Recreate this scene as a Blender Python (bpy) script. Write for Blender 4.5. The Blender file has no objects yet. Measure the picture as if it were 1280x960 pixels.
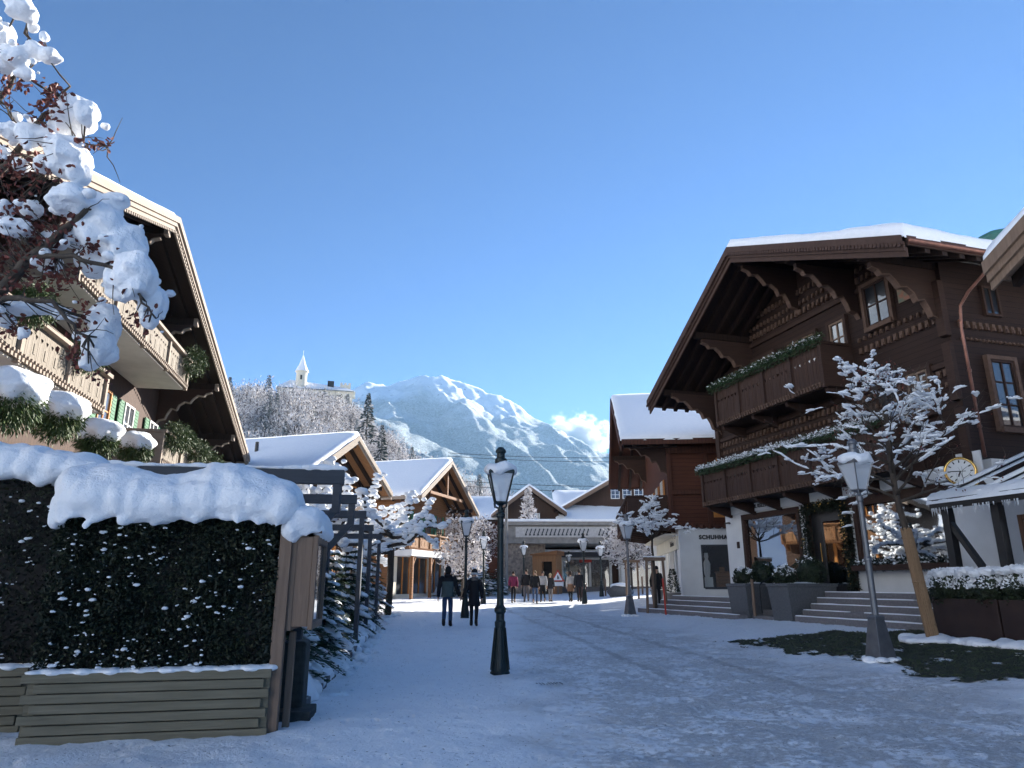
import bpy, bmesh, math, random
import numpy as np
from mathutils import Vector, Matrix, noise
random.seed(7)
R = math.radians
scene = bpy.context.scene
col = scene.collection
PITCH = R(15.86); CP, SP = math.cos(PITCH), math.sin(PITCH); FPX = 880.0; EYE = 1.6

def at(u, v, t):
    x = (u-640)/FPX; y = (480-v)/FPX
    return Vector((x*t, (CP-y*SP)*t, EYE+(SP+y*CP)*t))
def gz(x, y): return .014*min(y, 60)+.06*min(max(x-5, 0), 8)

# ---------------------------------------------------------------- mesh builder
class MB:
    def __init__(s): s.v = []; s.f = []; s.m = []; s.M = None; s.mi = 0
    def add(s, vs, fs):
        b = len(s.v)
        if s.M is not None: vs = [s.M @ Vector(p) for p in vs]
        s.v += [tuple(p) for p in vs]; s.f += [tuple(i+b for i in f) for f in fs]; s.m += [s.mi]*len(fs)
        return s
    def box(s, x0, x1, y0, y1, z0, z1):
        return s.add([(x0,y0,z0),(x1,y0,z0),(x1,y1,z0),(x0,y1,z0),(x0,y0,z1),(x1,y0,z1),(x1,y1,z1),(x0,y1,z1)],
                     [(0,3,2,1),(4,5,6,7),(0,1,5,4),(1,2,6,5),(2,3,7,6),(3,0,4,7)])
    def beam(s, p, q, w, h, up=(0,0,1)):
        p, q = Vector(p), Vector(q); d = (q-p).normalized(); up = Vector(up)
        a = d.cross(up)
        if a.length < 1e-4: a = d.cross(Vector((1,0,0)))
        a.normalize(); b = a.cross(d).normalized(); a = a*(w/2); b = b*(h/2)
        vs = [p-a-b, p+a-b, p+a+b, p-a+b, q-a-b, q+a-b, q+a+b, q-a+b]
        return s.add(vs, [(0,1,2,3),(7,6,5,4),(0,4,5,1),(1,5,6,2),(2,6,7,3),(3,7,4,0)])
    def tube(s, pts, rad, n=8, cap=True):
        pts = [Vector(p) for p in pts]
        if not hasattr(rad, '__len__'): rad = [rad]*len(pts)
        vs = []; fs = []; last = None
        for i, p in enumerate(pts):
            d = (pts[min(i+1, len(pts)-1)]-pts[max(i-1, 0)])
            if d.length < 1e-6: d = Vector((0,0,1))
            d.normalize()
            if last is None:
                a = d.cross(Vector((0,0,1)))
                if a.length < .05: a = d.cross(Vector((1,0,0)))
            else: a = last-d*last.dot(d)
            a.normalize(); last = a; b = d.cross(a)
            for k in range(n):
                th = 2*math.pi*k/n
                vs.append(p+(a*math.cos(th)+b*math.sin(th))*rad[i])
        for i in range(len(pts)-1):
            for k in range(n):
                k2 = (k+1) % n
                fs.append((i*n+k, i*n+k2, (i+1)*n+k2, (i+1)*n+k))
        if cap:
            fs.append(tuple(range(n))[::-1]); fs.append(tuple((len(pts)-1)*n+k for k in range(n)))
        return s.add(vs, fs)
    def lathe(s, prof, c=(0,0,0), n=16, rot=0, sq=False):
        vs = []; fs = []
        for r, z in prof:
            for k in range(n):
                th = 2*math.pi*(k+.5 if sq else k)/n+rot
                vs.append((c[0]+r*math.cos(th), c[1]+r*math.sin(th), c[2]+z))
        m = len(prof)
        for i in range(m-1):
            for k in range(n):
                k2 = (k+1) % n
                fs.append((i*n+k, i*n+k2, (i+1)*n+k2, (i+1)*n+k))
        fs.append(tuple(range(n))[::-1]); fs.append(tuple((m-1)*n+k for k in range(n)))
        return s.add(vs, fs)
    def prism(s, poly, a, b):                # poly = list of 3D points, extruded by vector (a -> b)
        n = len(poly); a = Vector(a); b = Vector(b)
        vs = [Vector(p)+a for p in poly]+[Vector(p)+b for p in poly]
        fs = [tuple(range(n)), tuple(range(n, 2*n))[::-1]]
        for k in range(n): fs.append((k, n+k, n+(k+1) % n, (k+1) % n))
        return s.add(vs, fs)
    def ball(s, c, r, n=8, lump=0, seed=0, fr=1.0):
        if not hasattr(r, '__len__'): r = (r, r, r)
        vs = []; fs = []; m = n
        k2 = n*2
        for i in range(1, m):
            ph = math.pi*i/m
            for k in range(k2):
                th = math.pi*2*k/k2
                d = Vector((math.sin(ph)*math.cos(th), math.sin(ph)*math.sin(th), math.cos(ph)))
                q = 1+lump*noise.noise(d*1.6*fr+Vector((seed*3.1, seed*1.7, 5)))
                vs.append((c[0]+d.x*r[0]*q, c[1]+d.y*r[1]*q, c[2]+d.z*r[2]*q))
        vs.append((c[0], c[1], c[2]+r[2])); vs.append((c[0], c[1], c[2]-r[2]))
        T = len(vs)-2; B = len(vs)-1
        for i in range(m-2):
            for k in range(k2):
                fs.append((i*k2+k, (i+1)*k2+k, (i+1)*k2+(k+1) % k2, i*k2+(k+1) % k2))
        for k in range(k2):
            fs.append((T, k, (k+1) % k2)); fs.append((B, (m-2)*k2+(k+1) % k2, (m-2)*k2+k))
        return s.add(vs, fs)
    def leaf(s, p, d, n, w, l):
        p = Vector(p); d = Vector(d).normalized()*l; a = d.cross(Vector(n))
        if a.length < 1e-6: a = Vector((1,0,0))
        a = a.normalized()*w
        return s.add([p, p+d*.5+a, p+d, p+d*.5-a], [(0,1,2,3)])
    def build(s, name, mats, parent=None, smooth=False, bevel=0, loc=None):
        me = bpy.data.meshes.new(name)
        me.from_pydata(s.v, [], s.f)
        if not isinstance(mats, (list, tuple)): mats = [mats]
        for m in mats: me.materials.append(m)
        if any(s.m): me.polygons.foreach_set('material_index', s.m)
        if smooth: me.polygons.foreach_set('use_smooth', [True]*len(me.polygons))
        me.update()
        bm = bmesh.new(); bm.from_mesh(me); bmesh.ops.recalc_face_normals(bm, faces=bm.faces); bm.to_mesh(me); bm.free()
        o = bpy.data.objects.new(name, me); col.objects.link(o)
        if parent: o.parent = parent
        if loc: o.location = loc
        if bevel:
            b = o.modifiers.new('bevel', 'BEVEL'); b.width = bevel; b.segments = 2; b.limit_method = 'ANGLE'; b.angle_limit = R(40)
        return o

def remesh_obj(o, voxel, smooth=4, disp=0, dscale=.2, fac=.6):
    """union overlapping lumps into one soft body, evaluated to a plain mesh"""
    m = o.modifiers.new('r', 'REMESH'); m.mode = 'VOXEL'; m.voxel_size = voxel; m.use_smooth_shade = True
    if smooth:
        m = o.modifiers.new('s', 'SMOOTH'); m.iterations = smooth; m.factor = fac
    if disp:
        t = bpy.data.textures.new('lump', 'CLOUDS'); t.noise_scale = dscale; t.noise_depth = 3
        m = o.modifiers.new('d', 'DISPLACE'); m.texture = t; m.strength = disp; m.mid_level = .5; m.texture_coords = 'LOCAL'
    bake(o); return o
def bake(o):
    dg = bpy.context.evaluated_depsgraph_get(); dg.update()
    me = bpy.data.meshes.new_from_object(o.evaluated_get(dg)); me.name = o.data.name if o.data else o.name
    if o.type == 'MESH':
        old = o.data; o.modifiers.clear(); o.data = me
        if old.users == 0: bpy.data.meshes.remove(old)
    return me

def tag(o, label=None, cat=None, group=None, kind=None):
    if label: o['label'] = label
    if cat: o['category'] = cat
    if group: o['group'] = group
    if kind: o['kind'] = kind
    return o
def empty(name, loc=(0,0,0), rz=0, label=None, cat=None, group=None):
    o = bpy.data.objects.new(name, None); col.objects.link(o); o.location = loc; o.rotation_euler = (0,0,rz)
    o.empty_display_size = .3
    return tag(o, label, cat, group)
def kids(o): return [c for c in bpy.data.objects if c.parent == o]
def copy_tree(o, loc=None, rz=None, sc=None, label=None, parent=None):
    c = o.copy(); col.objects.link(c); c.parent = parent
    if loc is not None: c.location = loc
    if rz is not None: c.rotation_euler = (0,0,rz)
    if sc is not None: c.scale = (sc, sc, sc) if not hasattr(sc, '__len__') else sc
    if label: c['label'] = label
    for ch in kids(o): copy_tree(ch, parent=c)
    return c
def text_mesh(name, body, size, mat, parent, M, extrude=.01, align='CENTER', bold=0.0, mirror=False, spacing=1.0):
    cu = bpy.data.curves.new(name, 'FONT'); cu.body = body; cu.size = size; cu.extrude = extrude; cu.align_x = align; cu.align_y = 'CENTER'
    cu.offset = bold; cu.space_character = spacing
    o = bpy.data.objects.new(name, cu); col.objects.link(o)
    me = bake(o); bpy.data.objects.remove(o)
    me.materials.clear(); me.materials.append(mat)
    if mirror: me.transform(Matrix.Diagonal((-1,1,1,1)))
    me.transform(M)
    o = bpy.data.objects.new(name, me); col.objects.link(o); o.parent = parent
    return o
def frame_M(o, x, y):
    """4x4 with columns x, y(up), x cross y at origin o : for text and flat signs"""
    x = Vector(x).normalized(); y = Vector(y).normalized(); z = x.cross(y)
    M = Matrix.Identity(4)
    for i in range(3): M[i][0] = x[i]; M[i][1] = y[i]; M[i][2] = z[i]; M[i][3] = o[i]
    return M

# ---------------------------------------------------------------- materials
def NT(name):
    m = bpy.data.materials.new(name); m.use_nodes = True; nt = m.node_tree
    return m, nt, nt.nodes['Principled BSDF']
def nd(nt, typ, **kw):
    n = nt.nodes.new(typ)
    for k, v in kw.items():
        if k in n.inputs.keys(): n.inputs[k].default_value = v
        else: setattr(n, k, v)
    return n
def ramp(nt, fac, stops):
    r = nt.nodes.new('ShaderNodeValToRGB'); e = r.color_ramp.elements
    while len(e) < len(stops): e.new(.5)
    for i, (p, c) in enumerate(stops):
        e[i].position = p; e[i].color = (*c, 1) if len(c) == 3 else c
    nt.links.new(fac, r.inputs['Fac']); return r.outputs['Color']
def coords(nt, scale=(1,1,1), kind='Object'):
    tc = nt.nodes.new('ShaderNodeTexCoord'); mp = nt.nodes.new('ShaderNodeMapping'); mp.inputs['Scale'].default_value = scale
    nt.links.new(tc.outputs[kind], mp.inputs['Vector']); return mp.outputs['Vector']
def noisef(nt, vec, scale, detail=4, rough=.55, dist=0):
    n = nt.nodes.new('ShaderNodeTexNoise'); n.inputs['Scale'].default_value = scale; n.inputs['Detail'].default_value = detail
    n.inputs['Roughness'].default_value = rough; n.inputs['Distortion'].default_value = dist
    nt.links.new(vec, n.inputs['Vector']); return n.outputs['Fac']
def bump(nt, h, p, strength, dist=.02, prev=None):
    b = nt.nodes.new('ShaderNodeBump'); b.inputs['Strength'].default_value = strength; b.inputs['Distance'].default_value = dist
    nt.links.new(h, b.inputs['Height'])
    if prev is not None: nt.links.new(prev, b.inputs['Normal'])
    nt.links.new(b.outputs['Normal'], p.inputs['Normal']); return b.outputs['Normal']
def mixc(nt, fac, a, b, typ='MIX'):
    m = nt.nodes.new('ShaderNodeMixRGB'); m.blend_type = typ
    for i, x in enumerate((fac, a, b)):
        if isinstance(x, (int, float)): m.inputs[i].default_value = x
        elif isinstance(x, tuple): m.inputs[i].default_value = (*x, 1)
        else: nt.links.new(x, m.inputs[i])
    return m.outputs[0]
def mth(nt, op, a, b=None, c=None):
    m = nt.nodes.new('ShaderNodeMath'); m.operation = op
    for i, x in enumerate((a, b, c)):
        if x is None: continue
        if isinstance(x, (int, float)): m.inputs[i].default_value = x
        else: nt.links.new(x, m.inputs[i])
    return m.outputs[0]
def mat(name, c1, c2=None, scale=4, rough=.7, bmp=.15, stretch=(1,1,1), metal=0, spec=.4, dist=.01, detail=5):
    m, nt, p = NT(name)
    c2 = c2 or tuple(x*.7 for x in c1)
    v = coords(nt, stretch); n = noisef(nt, v, scale, detail)
    c = ramp(nt, n, [(.3, c2), (.7, c1)])
    nt.links.new(c, p.inputs['Base Color']); p.inputs['Roughness'].default_value = rough
    p.inputs['Metallic'].default_value = metal; p.inputs['Specular IOR Level'].default_value = spec
    if bmp: bump(nt, noisef(nt, v, scale*5, 4), p, bmp, dist)
    return m
def wood(name, c1, c2, axis=None, board=.16, rough=.75, grain='x'):
    m, nt, p = NT(name)
    st = {'x': (.5,.5,9), 'z': (9,9,.5), 'n': (2,2,2)}[grain]
    v = coords(nt, st); g = noisef(nt, v, 3, 6, .65, .4)
    big = noisef(nt, coords(nt), .7, 3)
    c = ramp(nt, g, [(.25, c2), (.72, c1)])
    c = mixc(nt, mth(nt, 'MULTIPLY', big, .55), c, c2)
    h = g
    if axis:
        tc = nt.nodes.new('ShaderNodeTexCoord'); sp = nt.nodes.new('ShaderNodeSeparateXYZ'); nt.links.new(tc.outputs['Object'], sp.inputs[0])
        co = sp.outputs['Z'] if axis == 'z' else mth(nt, 'ADD', sp.outputs['X'], sp.outputs['Y'])
        q = mth(nt, 'MULTIPLY', co, 1/board); fr = mth(nt, 'FRACT', q)
        edge = mth(nt, 'LESS_THAN', fr, .09)
        wn = nt.nodes.new('ShaderNodeTexWhiteNoise'); wn.noise_dimensions = '1D'; nt.links.new(mth(nt, 'FLOOR', q), wn.inputs['W'])
        c = mixc(nt, mth(nt, 'MULTIPLY', wn.outputs['Value'], .45), c, c2)
        c = mixc(nt, mth(nt, 'MULTIPLY', edge, .8), c, tuple(x*.25 for x in c2))
        h = mth(nt, 'SUBTRACT', mth(nt, 'MULTIPLY', g, .3), edge)
    nt.links.new(c, p.inputs['Base Color']); p.inputs['Roughness'].default_value = rough; p.inputs['Specular IOR Level'].default_value = .25
    bump(nt, h, p, .5, .012)
    return m
def snowmat(name, grit=0, bs=1.0):
    m, nt, p = NT(name); v = coords(nt)
    n1 = noisef(nt, v, 6, 5); n2 = noisef(nt, v, 45, 3)
    c = ramp(nt, n1, [(.3, (.86,.88,.90)), (.7, (.92,.925,.93))])
    if grit:
        g = noisef(nt, v, 30, 3); c = mixc(nt, ramp(nt, g, [(.66, (0,0,0)), (.74, (grit,)*3)]), c, (.25,.22,.19))
    nt.links.new(c, p.inputs['Base Color']); p.inputs['Roughness'].default_value = .65; p.inputs['Specular IOR Level'].default_value = .3
    p.inputs['Subsurface Weight'].default_value = .0
    n4 = noisef(nt, v, 18, 6, .7)
    b = bump(nt, mth(nt, 'ADD', n1, mth(nt, 'MULTIPLY', n4, .35)), p, .6*bs, .07); bump(nt, n2, p, .5*bs, .012, b)
    return m
def glassmat(name, refl=.4, dark=(.015,.018,.022), through=False, rough=.02, tint=(.9,.93,.95)):
    m, nt, p = NT(name); out = nt.nodes['Material Output']
    gl = nt.nodes.new('ShaderNodeBsdfGlossy'); gl.inputs['Roughness'].default_value = rough; gl.inputs['Color'].default_value = (*tint, 1)
    v = coords(nt); bn = nt.nodes.new('ShaderNodeBump'); bn.inputs['Strength'].default_value = .03; bn.inputs['Distance'].default_value = .05
    nt.links.new(noisef(nt, v, .9, 2), bn.inputs['Height']); nt.links.new(bn.outputs[0], gl.inputs['Normal'])
    if through:
        base = nt.nodes.new('ShaderNodeBsdfTransparent'); base.inputs['Color'].default_value = (*tint, 1)
    else:
        base = p; p.inputs['Base Color'].default_value = (*dark, 1); p.inputs['Roughness'].default_value = .3
    fr = nt.nodes.new('ShaderNodeFresnel'); fr.inputs['IOR'].default_value = 1.5
    f = mth(nt, 'MINIMUM', mth(nt, 'ADD', fr.outputs[0], refl), 1.0)
    mx = nt.nodes.new('ShaderNodeMixShader'); nt.links.new(f, mx.inputs[0]); nt.links.new(base.outputs[0], mx.inputs[1]); nt.links.new(gl.outputs[0], mx.inputs[2])
    nt.links.new(mx.outputs[0], out.inputs['Surface'])
    return m
M = {}
M['snow'] = snowmat('snow'); M['roof_snow'] = snowmat('roof_snow', 0, .6)
M['timber'] = wood('dark_timber', (.050,.025,.017), (.022,.012,.009), 'z', .17)
M['timber_v'] = wood('dark_timber_boards', (.088,.046,.031), (.040,.021,.015), 'x', .14, grain='z')
M['trim'] = wood('dark_trim', (.066,.035,.025), (.034,.019,.014), grain='x')
M['fascia'] = wood('fascia_wood', (.095,.054,.039), (.05,.028,.021), grain='n')
M['carve'] = wood('carved_wood', (.170,.105,.075), (.085,.050,.035), grain='n')
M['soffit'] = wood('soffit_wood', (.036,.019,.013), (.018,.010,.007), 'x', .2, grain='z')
M['red'] = wood('red_timber', (.13,.043,.022), (.06,.022,.013), 'z', .18)
M['redv'] = wood('red_timber_boards', (.12,.045,.026), (.055,.022,.014), 'x', .16, grain='z')
M['honey'] = wood('honey_timber', (.36,.17,.07), (.19,.085,.035), 'z', .16)
M['honeyv'] = wood('honey_boards', (.42,.22,.10), (.22,.11,.05), 'x', .13, grain='z')
M['pale'] = wood('pale_boards', (.31,.265,.215), (.17,.14,.105), 'x', .12, grain='z')
M['palefascia'] = wood('pale_fascia', (.37,.30,.235), (.23,.18,.14), grain='x')
M['brown'] = wood('brown_boards', (.10,.055,.035), (.05,.028,.019), 'x', .15, grain='z')
M['orange'] = mat('orange_stain', (.55,.23,.05), (.38,.14,.03), 2, .6, .1)
M['white'] = mat('white_render', (.72,.72,.71), (.62,.62,.61), 1.2, .85, .12, dist=.004)
M['cream'] = mat('cream_render', (.72,.66,.53), (.62,.56,.44), 1.5, .85, .1)
M['whitewood'] = mat('white_paint', (.70,.69,.66), (.58,.57,.54), 6, .5, .05)
M['offwhite'] = mat('off_white_soffit', (.62,.58,.52), (.52,.48,.42), 2, .8, .05)
M['glass'] = glassmat('window_glass', .06)
M['shopglass'] = glassmat('shop_glass', .42, through=True)
M['clearglass'] = glassmat('clear_shop_glass', .04, through=True)
M['farglass'] = glassmat('far_shop_glass', .12)
M['iron'] = mat('green_cast_iron', (.016,.028,.028), (.010,.018,.018), 8, .45, .1, metal=.2, spec=.5)
M['grey_iron'] = mat('grey_painted_steel', (.17,.175,.185), (.11,.115,.125), 6, .4, .08, metal=.5, spec=.5)
M['black'] = mat('black_metal', (.02,.02,.022), (.012,.012,.013), 6, .4, .05)
M['dark'] = mat('dark_interior', (.02,.016,.013), (.010,.008,.007), 2, .8, 0)
M['grey'] = mat('grey_painted_wood', (.048,.056,.068), (.032,.038,.048), 3, .55, .15, (.6,.6,6))
M['granite'] = mat('grey_granite', (.13,.135,.14), (.06,.063,.068), 30, .55, .25)
M['step'] = mat('stone_step', (.22,.205,.205), (.13,.12,.12), 20, .7, .25)
M['corten'] = mat('dark_rusty_steel', (.045,.026,.022), (.024,.015,.014), 3, .65, .1, metal=.2)
M['copper'] = mat('copper', (.28,.13,.095), (.16,.08,.06), 5, .4, .05, metal=.7)
M['gold'] = mat('polished_brass', (.85,.55,.18), (.6,.36,.10), 4, .22, 0, metal=1)
M['stone'] = mat('rubble_stone', (.40,.33,.26), (.16,.13,.11), 5, .85, .6, dist=.05)
M['concrete'] = mat('weathered_concrete', (.30,.285,.26), (.20,.19,.175), 3, .85, .2)
M['carvedc'] = mat('carved_band', (.58,.56,.53), (.42,.40,.38), 6, .85, .2)
M['green'] = mat('needle_green', (.045,.085,.030), (.018,.036,.015), 6, .6, 0)
M['evergreen'] = mat('evergreen_sprig', (.085,.125,.030), (.030,.052,.015), 9, .6, 0)
M['hedge'] = mat('hedge_leaf', (.016,.026,.012), (.006,.010,.005), 5, .65, 0)
M['ball'] = mat('box_leaf', (.030,.045,.020), (.010,.016,.008), 7, .6, 0)
M['shutter'] = mat('green_shutter', (.03,.16,.06), (.02,.11,.04), 3, .5, .05)
M['bark'] = mat('bark', (.085,.065,.048), (.035,.027,.021), 14, .85, .5, (1,1,.3), dist=.01)
M['mossbark'] = mat('mossy_bark', (.095,.105,.045), (.040,.036,.024), 9, .85, .4, dist=.01)
M['stake'] = wood('stake_wood', (.36,.24,.14), (.20,.12,.065), grain='z')
M['weather'] = wood('weathered_wood', (.27,.185,.13), (.15,.10,.07), grain='z')
M['plank'] = wood('mossy_planks', (.25,.215,.15), (.125,.11,.072), grain='x')
M['leafred'] = mat('dry_red_leaf', (.20,.045,.028), (.055,.018,.014), 9, .6, 0)
M['frost'] = mat('frosted_twig', (.86,.82,.80), (.48,.44,.42), .35, .9, 0)
M['frostdark'] = mat('frosted_needles', (.40,.43,.44), (.09,.12,.115), .3, .9, 0)
M['ink'] = mat('black_lettering', (.02,.02,.02), (.015,.015,.015), 3, .4, 0)
M['redpaint'] = mat('red_paint', (.55,.05,.03), (.42,.035,.02), 5, .5, .05)
M['enamel'] = mat('white_enamel', (.82,.82,.80), (.76,.76,.74), 2, .3, 0)
m, nt, p = NT('lantern_glass')
tr = nt.nodes.new('ShaderNodeBsdfTransparent'); mx = nt.nodes.new('ShaderNodeMixShader'); mx.inputs[0].default_value = .55
p.inputs['Base Color'].default_value = (.72,.76,.80,1); p.inputs['Roughness'].default_value = .25; p.inputs['Transmission Weight'].default_value = .0
nt.links.new(tr.outputs[0], mx.inputs[1]); nt.links.new(p.outputs[0], mx.inputs[2]); nt.links.new(mx.outputs[0], nt.nodes['Material Output'].inputs['Surface'])
M['lglass'] = m
# ---------------------------------------------------------------- world, sun, camera
SUN_EL, SUN_AZ = R(21), R(38)              # azimuth measured from +Y towards +X
w = bpy.data.worlds.new('World'); scene.world = w; w.use_nodes = True
nt = w.node_tree; bg = nt.nodes['Background']
sky = nt.nodes.new('ShaderNodeTexSky'); sky.sky_type = 'NISHITA'; sky.sun_disc = False
sky.sun_elevation = SUN_EL; sky.sun_rotation = SUN_AZ; sky.altitude = 2000; sky.air_density = .75; sky.dust_density = 0; sky.ozone_density = 6
tint = nt.nodes.new('ShaderNodeMixRGB'); tint.blend_type = 'MULTIPLY'; tint.inputs[0].default_value = 1; tint.inputs[2].default_value = (.50, .80, 1.0, 1)      # camera white balance
nt.links.new(sky.outputs[0], tint.inputs[1]); nt.links.new(tint.outputs[0], bg.inputs['Color']); bg.inputs['Strength'].default_value = .051
sd = bpy.data.lights.new('sun', 'SUN'); sd.energy = 5.0; sd.angle = R(.53); sd.color = (1, .95, .87)
so = bpy.data.objects.new('sun', sd); col.objects.link(so)
sdir = Vector((math.sin(SUN_AZ)*math.cos(SUN_EL), math.cos(SUN_AZ)*math.cos(SUN_EL), math.sin(SUN_EL)))
so.rotation_euler = sdir.to_track_quat('Z', 'Y').to_euler(); so.location = (0, 0, 60)
cd = bpy.data.cameras.new('camera'); co = bpy.data.objects.new('camera', cd); col.objects.link(co)
cd.sensor_width = 36; cd.lens = 36*FPX/1280; co.location = (0, 0, EYE); co.rotation_euler = (R(90)+PITCH, 0, 0)
cd.clip_start = .1; cd.clip_end = 20000; scene.camera = co
scene.render.resolution_x = 1024; scene.render.resolution_y = 768
vs = scene.view_settings; vs.view_transform = 'Standard'; vs.look = 'None'; vs.gamma = 1; vs.exposure = 1.95
scene.render.engine = 'CYCLES'; cy = scene.cycles
cy.use_denoising = True; cy.max_bounces = 8; cy.diffuse_bounces = 6; cy.glossy_bounces = 3; cy.transmission_bounces = 4
cy.transparent_max_bounces = 12; cy.volume_bounces = 0; cy.use_adaptive_sampling = True; cy.adaptive_threshold = .02

# ---------------------------------------------------------------- ground
def smooth(a, b, x):
    t = min(max((x-a)/(b-a), 0), 1); return t*t*(3-2*t)
def spaced(lo, hi, fine, step, grow):
    out = [fine[0]]
    while out[-1] < fine[1]: out.append(out[-1]+step)
    s = step
    while out[-1] < hi: s *= grow; out.append(out[-1]+s)
    s = step; pre = []; x = fine[0]
    while x > lo: s *= grow; x -= s; pre.append(x)
    return pre[::-1]+out
def relief(x, y):
    v = Vector((x, y, 0))
    d = math.hypot(x, y)
    if d > 60: return 0
    left = smooth(-1.2, -3.4, x)
    h = .022*noise.noise(v*1.1)+.022*noise.noise(v*3.7+Vector((3,1,0)))+.018*noise.noise(v*8)+.008*noise.noise(v*17)
    h += left*(.03*noise.noise(v*2.2)+.03*abs(noise.noise(v*5)))
    path = smooth(.1, .9, x)*smooth(3.8+(32-y)*.12, 2.8+(32-y)*.12, x)
    h -= path*.015; h += path*.012*noise.noise(v*14)+.006*noise.noise(v*19)
    return h
xs = spaced(-3050, 3050, (-6, 12), .085, 1.13); ys = spaced(-60, 3050, (4.2, 26), .085, 1.06)
vsn = np.zeros((len(ys), len(xs), 3), dtype=np.float32)
for j, y in enumerate(ys):
    for i, x in enumerate(xs): vsn[j, i] = (x, y, gz(x, y)+relief(x, y))
def grid_mesh(name, arr, mt, smoothf=True):
    H, W_ = arr.shape[:2]; me = bpy.data.meshes.new(name)
    idx = np.arange(H*W_, dtype=np.int32).reshape(H, W_)
    q = np.stack([idx[:-1,:-1], idx[:-1,1:], idx[1:,1:], idx[1:,:-1]], -1).reshape(-1)
    me.vertices.add(H*W_); me.vertices.foreach_set('co', arr.reshape(-1))
    n = len(q)//4; me.loops.add(len(q)); me.loops.foreach_set('vertex_index', q)
    me.polygons.add(n); me.polygons.foreach_set('loop_start', np.arange(0, len(q), 4, dtype=np.int32))
    me.polygons.foreach_set('loop_total', np.full(n, 4, dtype=np.int32)); me.polygons.foreach_set('use_smooth', np.full(n, smoothf))
    me.update(calc_edges=True); me.validate(); me.materials.append(mt)
    o = bpy.data.objects.new(name, me); col.objects.link(o); return o
m, nt, p = NT('street_snow')
tc = nt.nodes.new('ShaderNodeTexCoord'); sx = nt.nodes.new('ShaderNodeSeparateXYZ'); nt.links.new(tc.outputs['Object'], sx.inputs[0])
v = coords(nt)
X, Y = sx.outputs['X'], sx.outputs['Y']
wob = noisef(nt, v, .5, 3); wobc = mth(nt, 'MULTIPLY', mth(nt, 'SUBTRACT', wob, .5), 4.5)
def sstep(a, b, x):
    n = nt.nodes.new('ShaderNodeMapRange'); n.interpolation_type = 'SMOOTHSTEP'; n.inputs['From Min'].default_value = a; n.inputs['From Max'].default_value = b
    nt.links.new(x, n.inputs['Value']); return n.outputs[0]
Xw = mth(nt, 'ADD', X, wobc)
lft = sstep(-.3, 1.4, Xw)
rr = mth(nt, 'SUBTRACT', mth(nt, 'ADD', 4.0, mth(nt, 'MULTIPLY', mth(nt, 'SUBTRACT', 32.0, Y), .13)), Xw)
path = mth(nt, 'MULTIPLY', lft, sstep(-.5, 1.6, rr))
path = mth(nt, 'MULTIPLY', path, sstep(75, 45, Y))
n1 = noisef(nt, coords(nt, (1, 1.1, 1)), 9.5, 9, .78); n2 = noisef(nt, v, 26, 4, .6); n3 = noisef(nt, v, 1.3, 4)
base = ramp(nt, noisef(nt, v, 2.5, 5), [(.3, (.87,.885,.91)), (.7, (.93,.94,.95))])
pat = ramp(nt, mth(nt, 'ADD', mth(nt, 'MULTIPLY', n1, .7), mth(nt, 'MULTIPLY', n3, .35)), [(.50, (0,0,0)), (.58, (1,1,1))])
dirt = ramp(nt, n2, [(.3, (.24,.22,.20)), (.7, (.60,.58,.56))])
f = mth(nt, 'MULTIPLY', mth(nt, 'MULTIPLY', path, pat), .48)
c = mixc(nt, f, base, dirt)
tl = mth(nt, 'SUBTRACT', mth(nt, 'SUBTRACT', X, .1), mth(nt, 'MULTIPLY', mth(nt, 'SUBTRACT', 31.0, Y), .128))
tl = mth(nt, 'ADD', tl, mth(nt, 'MULTIPLY', mth(nt, 'SUBTRACT', wob, .5), .5))
for off in (0, 1.65):
    a = sstep(.16, .05, mth(nt, 'ABSOLUTE', mth(nt, 'SUBTRACT', tl, off)))
    a = mth(nt, 'MULTIPLY', mth(nt, 'MULTIPLY', a, sstep(9, 13, Y)), .34)
    c = mixc(nt, a, c, (.27,.25,.235))
gr = ramp(nt, noisef(nt, v, 24, 2, .5), [(.69, (0,0,0)), (.705, (1,1,1))])       # scattered dark specks of litter
c = mixc(nt, mth(nt, 'MULTIPLY', gr, .75), c, (.07,.055,.045))
nt.links.new(c, p.inputs['Base Color']); p.inputs['Roughness'].default_value = .6; p.inputs['Specular IOR Level'].default_value = .35
vo = nt.nodes.new('ShaderNodeTexVoronoi'); vo.inputs['Scale'].default_value = 3.2; nt.links.new(coords(nt, (1.3,.8,1)), vo.inputs['Vector'])
foot = sstep(.10, .22, vo.outputs['Distance'])                       # trodden dents
b = bump(nt, mth(nt, 'ADD', mth(nt, 'ADD', noisef(nt, v, 7, 7, .68), mth(nt, 'MULTIPLY', f, -.6)), mth(nt, 'MULTIPLY', foot, .30)), p, .85, .065)
bump(nt, noisef(nt, v, 34, 4), p, .6, .012, b)
M['street'] = m
tag(grid_mesh('ground', vsn, M['street']), kind='structure')

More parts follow.
